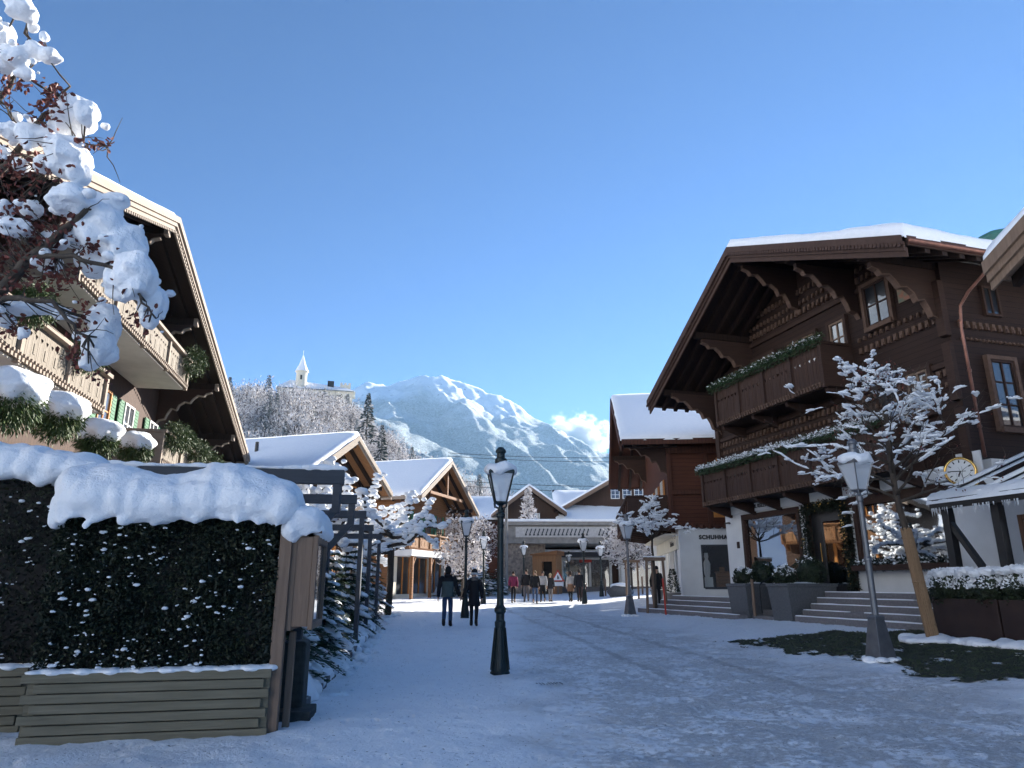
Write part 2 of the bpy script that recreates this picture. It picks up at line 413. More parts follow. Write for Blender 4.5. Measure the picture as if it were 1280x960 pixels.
# lawn : ragged bare patch with grass blades and crusts of snow
def lawn_in(x, y):
    # polygon in world metres
    poly = [(4.9,17.9),(7.6,18.5),(10.3,18.0),(11.5,13.0),(9.5,8.9),(7.0,9.3),(6.3,11.8),(6.1,14.3)]
    ins = False; dmin = 9
    for i in range(len(poly)):
        x1, y1 = poly[i]; x2, y2 = poly[(i+1) % len(poly)]
        if (y1 > y) != (y2 > y) and x < (x2-x1)*(y-y1)/(y2-y1)+x1: ins = not ins
        L2 = (x2-x1)**2+(y2-y1)**2; t = min(max(((x-x1)*(x2-x1)+(y-y1)*(y2-y1))/L2, 0), 1)
        dmin = min(dmin, math.hypot(x-x1-t*(x2-x1), y-y1-t*(y2-y1)))
    d = dmin if ins else -dmin
    n = noise.noise(Vector((x*1.3, y*.9, 1)))*.9+noise.noise(Vector((x*4, y*3, 2)))*.45+noise.noise(Vector((x*11, y*9, 2)))*.25
    return d+n*.8
b = MB(); step = .05; cells = []
for j in range(int(10.5/step)):
    for i in range(int(8/step)):
        x = 4.4+i*step; y = 9+j*step
        if lawn_in(x, y) > .15 and noise.noise(Vector((x*2.2, y*2.2, 9)))+.5*noise.noise(Vector((x*9, y*9, 3)))+.3*noise.noise(Vector((x*19, y*19, 3))) < .50: cells.append((i, j))
vid = {}
for i, j in cells:
    q = []
    for a, c_ in ((0,0),(1,0),(1,1),(0,1)):
        k = (i+a, j+c_)
        if k not in vid:
            x = 4.4+k[0]*step+.02*noise.noise(Vector((k[0]*1.7, k[1]*1.3, 4))); y = 9+k[1]*step+.02*noise.noise(Vector((k[0]*1.3, k[1]*1.7, 8)))
            vid[k] = len(b.v); b.v.append((x, y, gz(x, y)+relief(x, y)+.012))
        q.append(vid[k])
    b.f.append(tuple(q)); b.m.append(0)
lm = mat('lawn_soil', (.045,.050,.030), (.022,.022,.016), 5, .9, .6, dist=.03)
tag(b.build('lawn', lm, smooth=True), kind='structure')
b = MB(); rnd = random.Random(3)
for k in range(15000):
    i, j = rnd.choice(cells); x = 4.4+(i+rnd.random())*step; y = 9+(j+rnd.random())*step
    z = gz(x, y)+relief(x, y)+.01; a = rnd.random()*6.28; l = rnd.uniform(.02, .06)
    d = Vector((math.cos(a)*.8, math.sin(a)*.8, rnd.uniform(.3, 1)))
    b.leaf((x, y, z), d, (-d.y, d.x, .1), .004, l)
tag(b.build('grass', mat('grass_blade', (.055,.085,.030), (.035,.045,.020), 3, .7, 0)), kind='stuff')

# ---------------------------------------------------------------- mountain
def interp(pts, x):
    if x <= pts[0][0]: return pts[0][1]
    for (a, b_), (c_, d) in zip(pts, pts[1:]):
        if x <= c_: return b_+(d-b_)*(x-a)/(c_-a)
    return pts[-1][1]
def fbm(v, o=5, lac=2.1, g=.5):
    s = 0; a = 1
    for _ in range(o): s += a*noise.noise(v); v = v*lac; a *= g
    return s
def ridged(v, o=5):
    s = 0; a = 1; wgt = 1
    for _ in range(o):
        n = 1-abs(noise.noise(v)); n = n*n*wgt; s += n*a; wgt = min(max(n*1.6, 0), 1); v = v*2.1; a *= .5
    return s
sil = [(250,600),(330,560),(400,528),(440,505),(470,490),(495,481),(520,477),(545,478),(575,480),(600,485),(625,499),(650,513),(680,530),(700,541),(730,557),(766,577),(800,590),(860,615),(980,650),(1200,690)]
T0 = 2450.
prof = [((u-640)/FPX*T0, at(u, v_, T0).z) for u, v_ in sil]
nx, ny = 330, 240; arr = np.zeros((ny, nx, 3), dtype=np.float32)
for j in range(ny):
    for i in range(nx):
        x = -1250+i*(2350/(nx-1)); y = 760+j*(2180/(ny-1))
        yr = at(640, 500, T0).y+.12*x                      # the crest line
        zr = interp(prof, x*(yr/2290.)**-1)
        t = (y-760)/(yr-760)
        if t < 1: f = .12*t+.88*t**1.55
        else: f = max(1-(t-1)*2.2, 0)
        v = Vector((x/340., y/520., .3))
        # spurs run down towards the valley, turned a little to the right
        q = Vector(((x+.35*(y-yr))/230., y/900., 1.7))
        rg = ridged(q, 4)-.85
        amp = 100*math.sin(min(max(t, 0), 1)*math.pi)**.8+34*smooth(.5, 1, t)
        hump = 90*math.exp(-((x+330+.1*(y-1500))/170)**2-((y-1750)/330)**2)
        z = zr*f+rg*amp*.42+fbm(Vector((x/150., y/260., 6)), 5)*26*smooth(.1, .6, t)+hump*.6+fbm(v*6, 4)*12*smooth(0, .3, t)
        arr[j, i] = (x, y, z-8*(1-smooth(0, .06, t)))
m, nt, p = NT('mountain_snow_and_forest'); v = coords(nt, (.001,.001,.001))
sx = nt.nodes.new('ShaderNodeSeparateXYZ'); tcm = nt.nodes.new('ShaderNodeTexCoord'); nt.links.new(tcm.outputs['Object'], sx.inputs[0])
Z = sx.outputs['Z']
vz = coords(nt, (.001,.001,.00045)); trees = noisef(nt, vz, 170, 5, .75); patch = noisef(nt, v, 6, 5, .6)
n_ = nt.nodes.new('ShaderNodeMapRange'); n_.interpolation_type = 'SMOOTHSTEP'; n_.inputs['From Min'].default_value = 640; n_.inputs['From Max'].default_value = 420
nt.links.new(mth(nt, 'ADD', Z, mth(nt, 'MULTIPLY', mth(nt, 'SUBTRACT', patch, .5), 520)), n_.inputs['Value'])
tree = ramp(nt, trees, [(.36, (.12,.17,.19)), (.66, (.54,.60,.64))])
c = mixc(nt, mth(nt, 'MULTIPLY', n_.outputs[0], .92), (.86,.87,.89), tree)
rock = ramp(nt, noisef(nt, coords(nt, (.001,.001,.0004)), 60, 6, .7), [(.60, (0,0,0)), (.68, (.7,.7,.7))])
c = mixc(nt, rock, c, (.14,.14,.15))
nt.links.new(c, p.inputs['Base Color']); p.inputs['Roughness'].default_value = .9; p.inputs['Specular IOR Level'].default_value = .1
bump(nt, mth(nt, 'MULTIPLY', trees, n_.outputs[0]), p, 1.0, 14)
tag(grid_mesh('mountain', arr, m), kind='structure')

# ---------------------------------------------------------------- unseen snow slope behind and left of the viewer, added to bounce fill light
arr = np.zeros((40, 90, 3), dtype=np.float32)
for j in range(40):
    for i in range(90):
        a = R(-185+150*i/89); d = 170+1400*(j/39)**1.3; x = math.sin(a)*d; y = math.cos(a)*d
        e = smooth(0, .12, i/89)*smooth(0, .16, 1-i/89)
        arr[j, i] = (x, y, -2+e*(700*(j/39)**1.1+fbm(Vector((x/260., y/260., 4)), 4)*50*(j/39)))
tag(grid_mesh('fill_slope', arr, mat('fill_slope_snow', (.88,.90,.93), (.45,.52,.60), .012, .9, 0)), kind='structure')

# ---------------------------------------------------------------- wooded hill
hp = [(-400,40),(-170,64),(-120,57),(-74,57),(-57,52),(-48,45),(-34,33),(-11,22),(10,14),(60,7),(200,2)]
def hill(x, y): return interp(hp, x*1.0)*smooth(95, 255, y)*(1-.3*smooth(420, 700, y))+fbm(Vector((x/30., y/30., 0)), 3)*1.5-1.0*(1-smooth(90, 120, y))
arr = np.zeros((110, 110, 3), dtype=np.float32)
for j in range(110):
    for i in range(110):
        x = -420+i*6.0; y = 92+j*6.5; arr[j, i] = (x, y, hill(x, y))
tag(grid_mesh('hill', arr, M['snow']), kind='structure')

def tri_tree(kind, seed, h):
    """a frosted tree as raw arrays : many small twig faces round a trunk and boughs"""
    r = random.Random(seed); b = MB()
    b.mi = 0
    b.tube([(0,0,-1.5),(0,0,h*.5),(0,0,h*.96)], [h*.014, h*.010, .03], 5)
    if kind == 'fir':
        n = 430
        for k in range(n):
            q = (k+.5)/n; z = h*(.10+.88*q); rr = h*.20*(1-q)**.8*(.55+.45*math.sin(q*60)**2)+.12
            a = r.random()*6.283; rad = rr*math.sqrt(r.uniform(.15, 1)); d = Vector((math.cos(a), math.sin(a), -.35))
            P_ = Vector((math.cos(a)*rad*.5, math.sin(a)*rad*.5, z)); b.mi = 2 if r.random() < .75 else 1
            b.leaf(P_, d, (-d.y*.3, d.x*.3, 1), .30+.2*r.random(), rad*.7+.35)
            if r.random() < .5: b.leaf(P_, d, (-d.y, d.x, 0), .25, rad*.6+.3)
    else:
        for k in range(24):
            a = r.random()*6.283; z0 = h*r.uniform(.22, .7); L = h*r.uniform(.22, .42); el = r.uniform(.5, 1.2)
            p0 = Vector((0,0,z0)); d = Vector((math.cos(a)*math.cos(el), math.sin(a)*math.cos(el), math.sin(el)))
            p1 = p0+d*L; b.mi = 0; b.tube([p0, p0+d*L*.5+Vector((0,0,L*.03)), p1], [.10, .07, .02], 3, cap=False)
            for j in range(30):
                s = r.uniform(.25, 1.1); o = Vector((r.gauss(0,1), r.gauss(0,1), r.gauss(0,1)))*L*.20
                P_ = p0+d*L*s+o*.7; dd = (o+Vector((0,0,.4))).normalized(); b.mi = 1 if r.random() < .85 else 0
                b.leaf(P_, dd, (r.random()-.5, r.random()-.5, r.random()-.5), .06+.11*r.random(), .7+r.random()*.9)
    return np.array(b.v, dtype=np.float32), np.array([list(f)+[f[-1]]*(0) if len(f) == 4 else [f[0],f[1],f[2],f[-1]] for f in b.f if len(f) >= 4], dtype=np.int32), np.array([mi for f, mi in zip(b.f, b.m) if len(f) >= 4], dtype=np.int32)
def raw_object(name, V, F, MI, mats):
    me = bpy.data.meshes.new(name); me.vertices.add(len(V)); me.vertices.foreach_set('co', V.reshape(-1))
    n = len(F); me.loops.add(n*4); me.loops.foreach_set('vertex_index', F.reshape(-1)); me.polygons.add(n)
    me.polygons.foreach_set('loop_start', np.arange(0, n*4, 4, dtype=np.int32)); me.polygons.foreach_set('loop_total', np.full(n, 4, dtype=np.int32))
    me.polygons.foreach_set('material_index', MI); me.update(calc_edges=True)
    for m_ in mats: me.materials.append(m_)
    o = bpy.data.objects.new(name, me); col.objects.link(o); return o
var = [tri_tree('leafy', s, 15) for s in range(5)]+[tri_tree('fir', 20+s, 17) for s in range(2)]
r = random.Random(11); Vs = []; Fs = []; Ms = []; off = 0; cnt = 0
for k in range(5000):
    y = r.uniform(130, 330); x = -r.uniform(-.12, .46)*y
    if cnt >= 560: break
    if abs(x+74*y/272) < 26 and y > 264 and y < 300: continue
    if not (y < 300 or r.random() < .3): continue
    if x > -30 and r.random() < .55: continue
    V, F, MI = var[r.choice([0,1,2,3,4,0,1,2,3,4,5,6])]; a = r.random()*6.28; s = r.uniform(.6, 1.0)*(.85 if y > 240 else 1)
    if -104 < x < -52 and 232 < y < 264: s = r.uniform(.80, 1.06)
    ca, sa = math.cos(a)*s, math.sin(a)*s
    N = np.empty_like(V); N[:,0] = V[:,0]*ca-V[:,1]*sa+x; N[:,1] = V[:,0]*sa+V[:,1]*ca+y; N[:,2] = V[:,2]*s+hill(x, y)
    Vs.append(N); Fs.append(F+off); Ms.append(MI); off += len(V); cnt += 1
tag(raw_object('frosted_forest', np.concatenate(Vs), np.concatenate(Fs), np.concatenate(Ms), [M['bark'], M['frost'], M['frostdark']]),
    'hillside wood of frosted bare trees and firs below the castle', kind='stuff')
# single firs that stand out
for (u, v, t, sc, lab) in [(461,490,215,1.0,'tall dark fir on the hillside right of the castle tower'), (337,468,275,.75,'dark fir standing against the sky left of the castle'),
                           (478,530,190,.7,'fir beside the tall dark fir, lower on the slope'), (288,470,240,.9,'frosted fir rising at the edge of the big left chalet roof')]:
    V, F, MI = tri_tree('fir', 50+u, 17); top = at(u, v, t)
    root = empty('fir_tree', (top.x, top.y, top.z-17*sc), label=lab, cat='tree', group='firs on the hillside')
    o = raw_object('crown', V*np.array([1.15*sc,1.15*sc,sc], dtype=np.float32), F, MI, [M['bark'], M['frost'], mat('dark_fir', (.05,.07,.06), (.02,.03,.025), .5, .9, 0)]); o.parent = root
    tb = MB(); tb.tube([(0,0,-12),(0,0,2)], [.3,.25], 8); tb.build('trunk', M['bark'], root)

# ---------------------------------------------------------------- cloud puffs behind the ridge
def cloud(c, r3, seed, dens, lab):
    b = MB(); b.ball((0,0,0), r3, 14, .25, seed, .8)
    m = bpy.data.materials.new('cloud_vapour'); m.use_nodes = True; nt = m.node_tree
    nt.nodes.remove(nt.nodes['Principled BSDF']); pv = nt.nodes.new('ShaderNodeVolumePrincipled')
    pv.inputs['Color'].default_value = (.96,.97,1,1); pv.inputs['Anisotropy'].default_value = .3
    tc = nt.nodes.new('ShaderNodeTexCoord'); mp = nt.nodes.new('ShaderNodeMapping'); mp.inputs['Scale'].default_value = tuple(1/a for a in r3)
    nt.links.new(tc.outputs['Object'], mp.inputs[0]); ln = nt.nodes.new('ShaderNodeVectorMath'); ln.operation = 'LENGTH'; nt.links.new(mp.outputs[0], ln.inputs[0])
    mp2 = nt.nodes.new('ShaderNodeMapping'); mp2.inputs['Scale'].default_value = (1/150,1/150,1/110); mp2.inputs['Location'].default_value = (seed,0,0); nt.links.new(tc.outputs['Object'], mp2.inputs[0])
    n = noisef(nt, mp2.outputs[0], 2.0, 6, .6)
    d = mth(nt, 'SUBTRACT', mth(nt, 'MULTIPLY', n, 2.5), mth(nt, 'ADD', mth(nt, 'MULTIPLY', ln.outputs['Value'], 1.1), .42))
    d = mth(nt, 'MULTIPLY', mth(nt, 'MINIMUM', mth(nt, 'MAXIMUM', d, 0), .5), dens)
    nt.links.new(d, pv.inputs['Density']); nt.links.new(pv.outputs[0], nt.nodes['Material Output'].inputs['Volume'])
    o = b.build('cloud', m, smooth=True, loc=c); tag(o, lab, 'cloud', kind='stuff'); return o
c1 = at(722, 548, 3900); cloud(c1, (240, 160, 165), 3, .07, 'white cloud puff behind the right flank of the mountain')
cy.volume_step_rate = 2; cy.volume_max_steps = 96
# ================================================================ building kit (facade looks along -y, x to the right, z up)
def side_M(x, flip=1):
    """plane of a side wall at local x: its outward normal is +x (flip 1) or -x (flip -1)"""
    return Matrix.Translation((x,0,0)) @ Matrix.Rotation(R(90)*flip, 4, 'Z')
def window(parent, x, z, w_, h, y=0, mf='whitewood', mg='glass', nv=1, nh=1, MM=None, f=.07, name='window', sill=False, shut=None, surround=None):
    b = MB(); b.M = MM; y0 = y-.09; y1 = y+.01
    if surround:
        b.mi = 1; s = .11
        b.box(x-w_/2-s, x-w_/2, y0-.03, y1, z-s, z+h+s); b.box(x+w_/2, x+w_/2+s, y0-.03, y1, z-s, z+h+s)
        b.box(x-w_/2, x+w_/2, y0-.03, y1, z+h, z+h+s); b.box(x-w_/2-.06, x+w_/2+.06, y0-.09, y1-.002, z-s-.03, z-.003); b.mi = 0
    b.box(x-w_/2, x-w_/2+f, y0, y1, z, z+h); b.box(x+w_/2-f, x+w_/2, y0, y1, z, z+h)
    b.box(x-w_/2+f, x+w_/2-f, y0, y1, z, z+f); b.box(x-w_/2+f, x+w_/2-f, y0, y1, z+h-f, z+h)
    for i in range(1, nv+1):
        cx = x-w_/2+w_*i/(nv+1); b.box(cx-f*.4, cx+f*.4, y0+.015, y1-.02, z+f, z+h-f)
    for i in range(1, nh+1):
        cz = z+h*i/(nh+1); b.box(x-w_/2+f, x+w_/2-f, y0+.022, y1-.025, cz-f*.3, cz+f*.3)
    o = b.build(name, [M[mf], M[surround or mf]], parent)
    g = MB(); g.M = MM; g.box(x-w_/2+f, x+w_/2-f, y-.045, y-.035, z+f, z+h-f); g.build('pane', M[mg], o)
    if shut:
        for sgn in (-1, 1):
            q = MB(); q.M = MM; a = x+sgn*(w_/2+.05+.22)
            q.box(a-.21, a+.21, y-.06, y-.015, z, z+h)
            for k in range(int(h/.11)): q.box(a-.17, a+.17, y-.075, y-.06, z+.05+k*.11, z+.11+k*.11)
            q.build('shutter', M[shut], o)
    return o
def roof_z(pts, x):
    return interp([(p[0], p[1]) for p in pts], x) if pts[0][0] <= x <= pts[-1][0] else (pts[0][1] if x < pts[0][0] else pts[-1][1])
def gable_roof(parent, pts, y0, y1, thick=.16, deck='soffit', snow=.30, fas='fascia', rafters=(.7,1.4,2.1), fh=.30, purl=None, layers=2, lump=.08, seed=0, res=.35):
    b = MB(); n = len(pts)
    for (xa, za), (xb, zb) in zip(pts, pts[1:]):
        b.prism([(xa,y0,za),(xb,y0,zb),(xb,y0,zb-thick),(xa,y0,za-thick)], (0,0,0), (0,y1-y0,0))
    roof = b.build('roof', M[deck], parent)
    # snow sheet with soft rolled edges
    if snow:
        L = [];
        for (xa, za), (xb, zb) in zip(pts, pts[1:]):
            k = max(int(abs(xb-xa)/res), 4)
            for i in range(k): L.append((xa+(xb-xa)*i/k, za+(zb-za)*i/k))
        L.append(pts[-1]); e = .035
        L = [(L[0][0]-.05, L[0][1]-.04), (L[0][0]-.04, L[0][1])]+[(L[0][0]+e, L[0][1])]+L[1:-1]+[(L[-1][0]-e, L[-1][1]), (L[-1][0]+.04, L[-1][1]), (L[-1][0]+.05, L[-1][1]-.04)]
        ky = max(int((y1-y0)/res), 4); YY = [y0-.05, y0-.04, y0+e]+[y0+(y1-y0)*i/ky for i in range(1, ky)]+[y1-e, y1+.04, y1+.05]
        vs = []; fs = []; H = len(YY); W_ = len(L)
        for j, y in enumerate(YY):
            for i, (x, z) in enumerate(L):
                ed = min(i, W_-1-i, j, H-1-j)
                th = snow*(0, .45, .86, .96)[ed] if ed < 4 else snow
                if ed == 0: th = .0
                th *= 1+lump*3*noise.noise(Vector((x*.35, y*.35, seed)))+lump*noise.noise(Vector((x*1.6, y*1.6, seed+3)))
                wob = .05*noise.noise(Vector((x*1.3, y*1.3, seed+9))) if ed <= 1 else 0
                vs.append((x+wob, y+wob, z+th))
        for j in range(H-1):
            for i in range(W_-1): fs.append((j*W_+i, j*W_+i+1, (j+1)*W_+i+1, (j+1)*W_+i))
        s = MB(); s.add(vs, fs); s.build('roof_snow', M['roof_snow'], roof, smooth=True)
    # barge boards along the rakes
    b = MB()
    for (xa, za), (xb, zb) in zip(pts, pts[1:]):
        for k in range(layers):
            yo = y0-.05-.06*(layers-1-k); zt = .03-k*fh*.62; hh = fh
            b.prism([(xa,yo,za+zt),(xb,yo,zb+zt),(xb,yo,zb+zt-hh),(xa,yo,za+zt-hh)], (0,0,0), (0,.055,0))
    b.build('bargeboard', M[fas], parent)
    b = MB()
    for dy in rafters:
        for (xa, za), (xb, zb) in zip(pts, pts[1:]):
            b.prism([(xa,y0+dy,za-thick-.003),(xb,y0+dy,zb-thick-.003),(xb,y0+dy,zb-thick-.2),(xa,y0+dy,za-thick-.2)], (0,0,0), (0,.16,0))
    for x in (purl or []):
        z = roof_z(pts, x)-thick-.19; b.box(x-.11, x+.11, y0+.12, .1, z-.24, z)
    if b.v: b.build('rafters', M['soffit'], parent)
    # eave boards
    for (x, z), s in ((pts[0], -1), (pts[-1], 1)):
        b = MB(); b.box(min(x, x+s*.05), max(x, x+s*.05), y0, y1, z-.24, z+.02); b.build('eave_board', M[fas], parent)
    return roof
CONS = [(0,0),(-1,0),(-1,-.10),(-.90,-.14),(-.86,-.22),(-.74,-.20),(-.66,-.30),(-.60,-.42),(-.50,-.40),(-.40,-.50),(-.36,-.64),(-.26,-.60),(-.20,-.74),(-.16,-.90),(-.05,-.94),(0,-1.05)]
def console(parent, x, zt, L=2.0, h=1.3, t=.13, m_='carve', y=0):
    b = MB(); pl = [(x-t/2, y+a*L, zt+c_*h) for a, c_ in CONS]; b.prism(pl, (0,0,0), (t,0,0)); o = b.build('console', M['trim'], parent)
    q = MB()
    for (a, c_), (a2, c2) in zip(CONS[2:], CONS[3:]):
        q.beam((x, y+a*L, zt+c_*h-.012), (x, y+a2*L, zt+c2*h-.012), t+.05, .035, up=(1,0,0) if 0 else (0,0,1))
    q.build('carved_edge', M[m_], o)
    return o
def hole_plate(b, x0, x1, z0, z1, y, cx, cz, r, t=.025):
    O = [(x0,z0),(x1,z0),(x1,z1),(x0,z1)]; I = [(cx,cz-r*1.25),(cx+r,cz+r*.25),(cx,cz+r*.55),(cx-r,cz+r*.25)]
    vs = [(a,y,c_) for a,c_ in O]+[(a,y,c_) for a,c_ in I]+[(a,y+t,c_) for a,c_ in O]+[(a,y+t,c_) for a,c_ in I]
    fs = []
    # fan each outer edge to the hole
    pairs = [(0,1,4,4),(1,2,5,5),(2,3,6,6),(3,0,7,7)]
    for k in range(4):
        o1, o2 = k, (k+1) % 4; i1 = 4+k; i2 = 4+(k+1) % 4
        fs += [(o1, o2, i1), (o2, i2, i1)]; fs += [(8+o2, 8+o1, 8+i1), (8+i2, 8+o2, 8+i1)]; fs += [(i1, i2, 8+i2, 8+i1)]
        fs += [(o1, 8+o1, 8+o2, o2)]
    b.add(vs, fs)
def balcony(parent, x0, x1, zf, zr, yd, bay=1.55, mb='timber_v', mt='trim', ms='soffit', dent='carve', ends=(1,1), hole=.072, cell=.235, floor_t=.16):
    b = MB(); b.box(x0, x1, -yd, -.06, zf-floor_t, zf); o = b.build('balcony', M[ms], parent)
    f = MB(); zb = zf-.12; zt = zr-.09; hz = zf+(zr-zf)*.64
    def run(Mx, a0, a1, y):
        f.M = Mx; n = max(round((a1-a0)/cell), 1); d = (a1-a0)/n
        for i in range(n):
            xa = a0+i*d; hole_plate(f, xa+.006, xa+d-.006, zb, zt, y, xa+d/2, hz, hole)
            f.box(xa+d*.3, xa+d*.7, y-.012, y-.001, zb+.30, hz-.16) if i % 2 == 0 else None
    run(None, x0, x1, -yd-.03)
    if ends[0]: run(side_M(x0-.03, -1), .06, yd, 0) if False else None
    f.M = None; f.build('railing', M[mb], o)
    t = MB()
    n = max(round((x1-x0)/bay), 1)
    for i in range(n+1):
        x = x0+(x1-x0)*i/n; t.box(x-.06, x+.06, -yd-.10, -yd+.03, zb-.05, zt+.01)
    t.box(x0-.08, x1+.08, -yd-.17, -yd+.05, zr-.09, zr)
    t.box(x0-.05, x1+.05, -yd-.075, -yd-.032, zb+.02, zb+.09)
    for x, e in ((x0, ends[0]), (x1, ends[1])):
        if e:
            t.box(x-.045, x+.045, -yd, -.06, zb, zr-.10); t.box(x-.08, x+.08, -yd+.05, -.06, zr-.09, zr-.002)
    t.build('handrail', M[mt], o)
    d = MB(); n = int((x1-x0)/.15)
    for i in range(n):
        x = x0+.05+i*.15; d.box(x, x+.075, -yd-.13, -yd-.077, zb-.02, zb+.13); d.box(x+.012, x+.063, -yd-.16, -yd-.13, zb+.07, zb+.13)
    d.build('dentils', M[dent], o)
    if ms != 'offwhite':
      for i in range(max(int((x1-x0)/1.6), 2)+1):
        k = MB(); x = x0+.1+(x1-x0-.2)*i/max(int((x1-x0)/1.6), 2); k.prism([(x-.07,-.06,zf-floor_t),(x-.07,-yd+.05,zf-floor_t),(x-.07,-yd+.1,zf-floor_t-.12),(x-.07,-.35,zf-floor_t-.34),(x-.07,-.06,zf-floor_t-.42)], (0,0,0), (.14,0,0)); k.build('bracket', M[mt], o)
    return o
def gable_wall(parent, name, m_, x0, x1, z0, pts, y, thick=.2, drop=.2):
    poly = [(x0,y,z0),(x1,y,z0),(x1,y,roof_z(pts,x1)-drop)]+[(p[0],y,p[1]-drop) for p in pts[::-1] if x0 < p[0] < x1]+[(x0,y,roof_z(pts,x0)-drop)]
    b = MB(); b.prism(poly, (0,0,0), (0,thick,0)); return b.build(name, M[m_], parent)
def dentil_row(b, x0, x1, z, y, w_=.11, gap=.12, h=.2, arch=True):
    x = x0
    while x < x1:
        b.box(x, x+w_, y-.07, y, z, z+h); b.box(x+.02, x+w_-.02, y-.10, y-.07, z, z+h*.45); x += w_+gap
def frame_of(O, xd):
    return (O[0], O[1], 0), math.atan2(xd[1], xd[0])
def W2(o, x, y, z=0):          # local -> world for a placed empty
    a = o.rotation_euler[2]; return Vector((o.location[0]+x*math.cos(a)-y*math.sin(a), o.location[1]+x*math.sin(a)+y*math.cos(a), o.location[2]+z))

def sprigs(name, pts, rad, n, seed, label, cat='garland', group=None, m_='green', snowf=.25, size=.09, droop=.2, loc=None, lights=False):
    """a lane of evergreen sprigs along pts (world), frosted with snow on its upper side"""
    r = random.Random(seed); b = MB(); pts = [Vector(p) for p in pts]; seg = [(pts[i+1]-pts[i]).length for i in range(len(pts)-1)]; T = sum(seg)
    o0 = pts[0].copy()
    for k in range(n):
        s = r.random()*T; i = 0
        while i < len(seg)-1 and s > seg[i]: s -= seg[i]; i += 1
        p_ = pts[i]+(pts[i+1]-pts[i])*(s/seg[i]) if seg[i] else pts[i]
        d = Vector((r.gauss(0,1), r.gauss(0,1), r.gauss(0,1))).normalized(); q = p_+d*rad*r.uniform(.2, 1)-o0
        q.z -= droop*rad
        up = d.z > .1
        b.mi = 1 if (up and r.random() < snowf*1.6) else 0
        dd = (d+Vector((0,0,-.5))+Vector((r.gauss(0,.4), r.gauss(0,.4), 0))).normalized()
        b.leaf(q, dd, (r.gauss(0,1), r.gauss(0,1), r.gauss(0,1)), size*.18 if b.mi == 0 else size*.35, size*r.uniform(.7, 1.5))
    o = b.build(name, [M[m_], M['snow']], None, loc=o0); tag(o, label, cat, group); return o

# ================================================================ R1 : large carved chalet on the right
RX = (.278, -.9606); R1 = (10.2, 24.0)
loc, rz = frame_of(R1, RX)
r1 = empty('carved_chalet', loc, rz, 'large dark carved timber chalet with white shop front on the right', 'chalet')
PR = [(-6.33, 9.15), (.39, 13.15), (7.66, 9.95)]
gable_roof(r1, PR, -2.6, 13, rafters=(.55,1.1,1.65,2.2), purl=(-5.3,-2.6,.39,3.1,6.0), layers=3, snow=.42, fh=.26, lump=.10, seed=1)
b = MB()                                   # scalloped edge under the barge boards
for (xa, za), (xb, zb) in zip(PR, PR[1:]):
    n = 60
    for i in range(n):
        f = (i+.5)/n; x = xa+(xb-xa)*f; z = za+(zb-za)*f
        b.box(x-.045, x+.045, -2.80, -2.772, z-.30, z-.20)
b.build('scalloped_trim', M['fascia'], r1)
gable_wall(r1, 'wall', 'timber', -5.36, 6.2, 4.42, PR, 0)
for nm, x, fl in (('side_wall', 6.2, 1), ('side_wall', -5.36, -1)):
    b = MB(); b.box(x-.2 if fl > 0 else x, x if fl > 0 else x+.2, .2, 12.5, 4.42, roof_z(PR, x)-.2); b.build(nm, M['timber'], r1)
# overlapping log ends / corner boards
b = MB()
for x in (-5.36, 6.02):
    for k in range(3): b.box(x-.03+k*.0, x+.22, -.10-.05*k, .0, 4.5+k*1.8, 4.5+k*1.8+1.6)
for z in (7.28, 10.55, 4.50): b.box(-5.3, 6.15, -.09, 0, z, z+.14)
b.build('corner_board', M['trim'], r1)
b = MB()
dentil_row(b, -5.2, 6.1, 7.02, -.01); dentil_row(b, -5.2, 6.1, 6.72, -.01, .07, .16, .14)
dentil_row(b, -3.9, 5.2, 10.85, -.01); dentil_row(b, -3.4, 4.6, 11.2, -.01, .08, .15, .16); dentil_row(b, -2.6, 3.6, 11.6, -.01)
dentil_row(b, 3.0, 6.1, 8.55, -.01); dentil_row(b, 3.0, 6.1, 8.95, -.01, .07, .16, .13)
b.M = side_M(6.2); dentil_row(b, .3, 8, 8.35, -.01); dentil_row(b, .3, 8, 8.0, -.01, .06, .09, .07); b.M = None
b.build('carved_frieze', M['carve'], r1)
for x in (-5.15, -2.6, .39, 3.1, 6.0):
    console(r1, x, roof_z(PR, x)-.60, 2.2, 1.55)
for x in (-4.5, -3.55, -2.3, -1.35, 0, .95, 2.5, 4.6): window(r1, x, 5.35, .72, 1.15, -.02, 'weather', nv=1, nh=1, surround='trim')
for x in (-4.6, -3.8, -2.3, -1.5, 0, .8, 2.2): window(r1, x, 8.25, .68, 1.7, -.02, 'weather', nv=1, nh=2, surround='trim')
window(r1, 3.97, 9.25, .95, 1.35, -.02, 'trim', nv=1, nh=1, surround='carve')
window(r1, 5.0, 6.2, .75, 1.2, -.02, 'weather', nv=1, nh=1, surround='trim')
pp = MB(); pp.box(4.75, 5.45, -.06, -.03, 9.6, 10.25); pp.build('painted_panel', mat('painted_panel', (.35,.10,.05), (.10,.16,.10), 5, .6, 0), r1)
for y in (1.5, 3.0, 4.5, 6.2): window(r1, y, 5.6, .85, 1.9, -.02, 'trim', nv=1, nh=2, MM=side_M(6.2), surround='carve')
for y in (1.6, 4.0): window(r1, y, 8.8, .6, .9, -.02, 'trim', nv=1, nh=0, MM=side_M(6.2))
balcony(r1, -4.9, 4.7, 4.72, 5.94, 1.15); balcony(r1, -3.45, 2.6, 7.68, 9.03, 1.15)
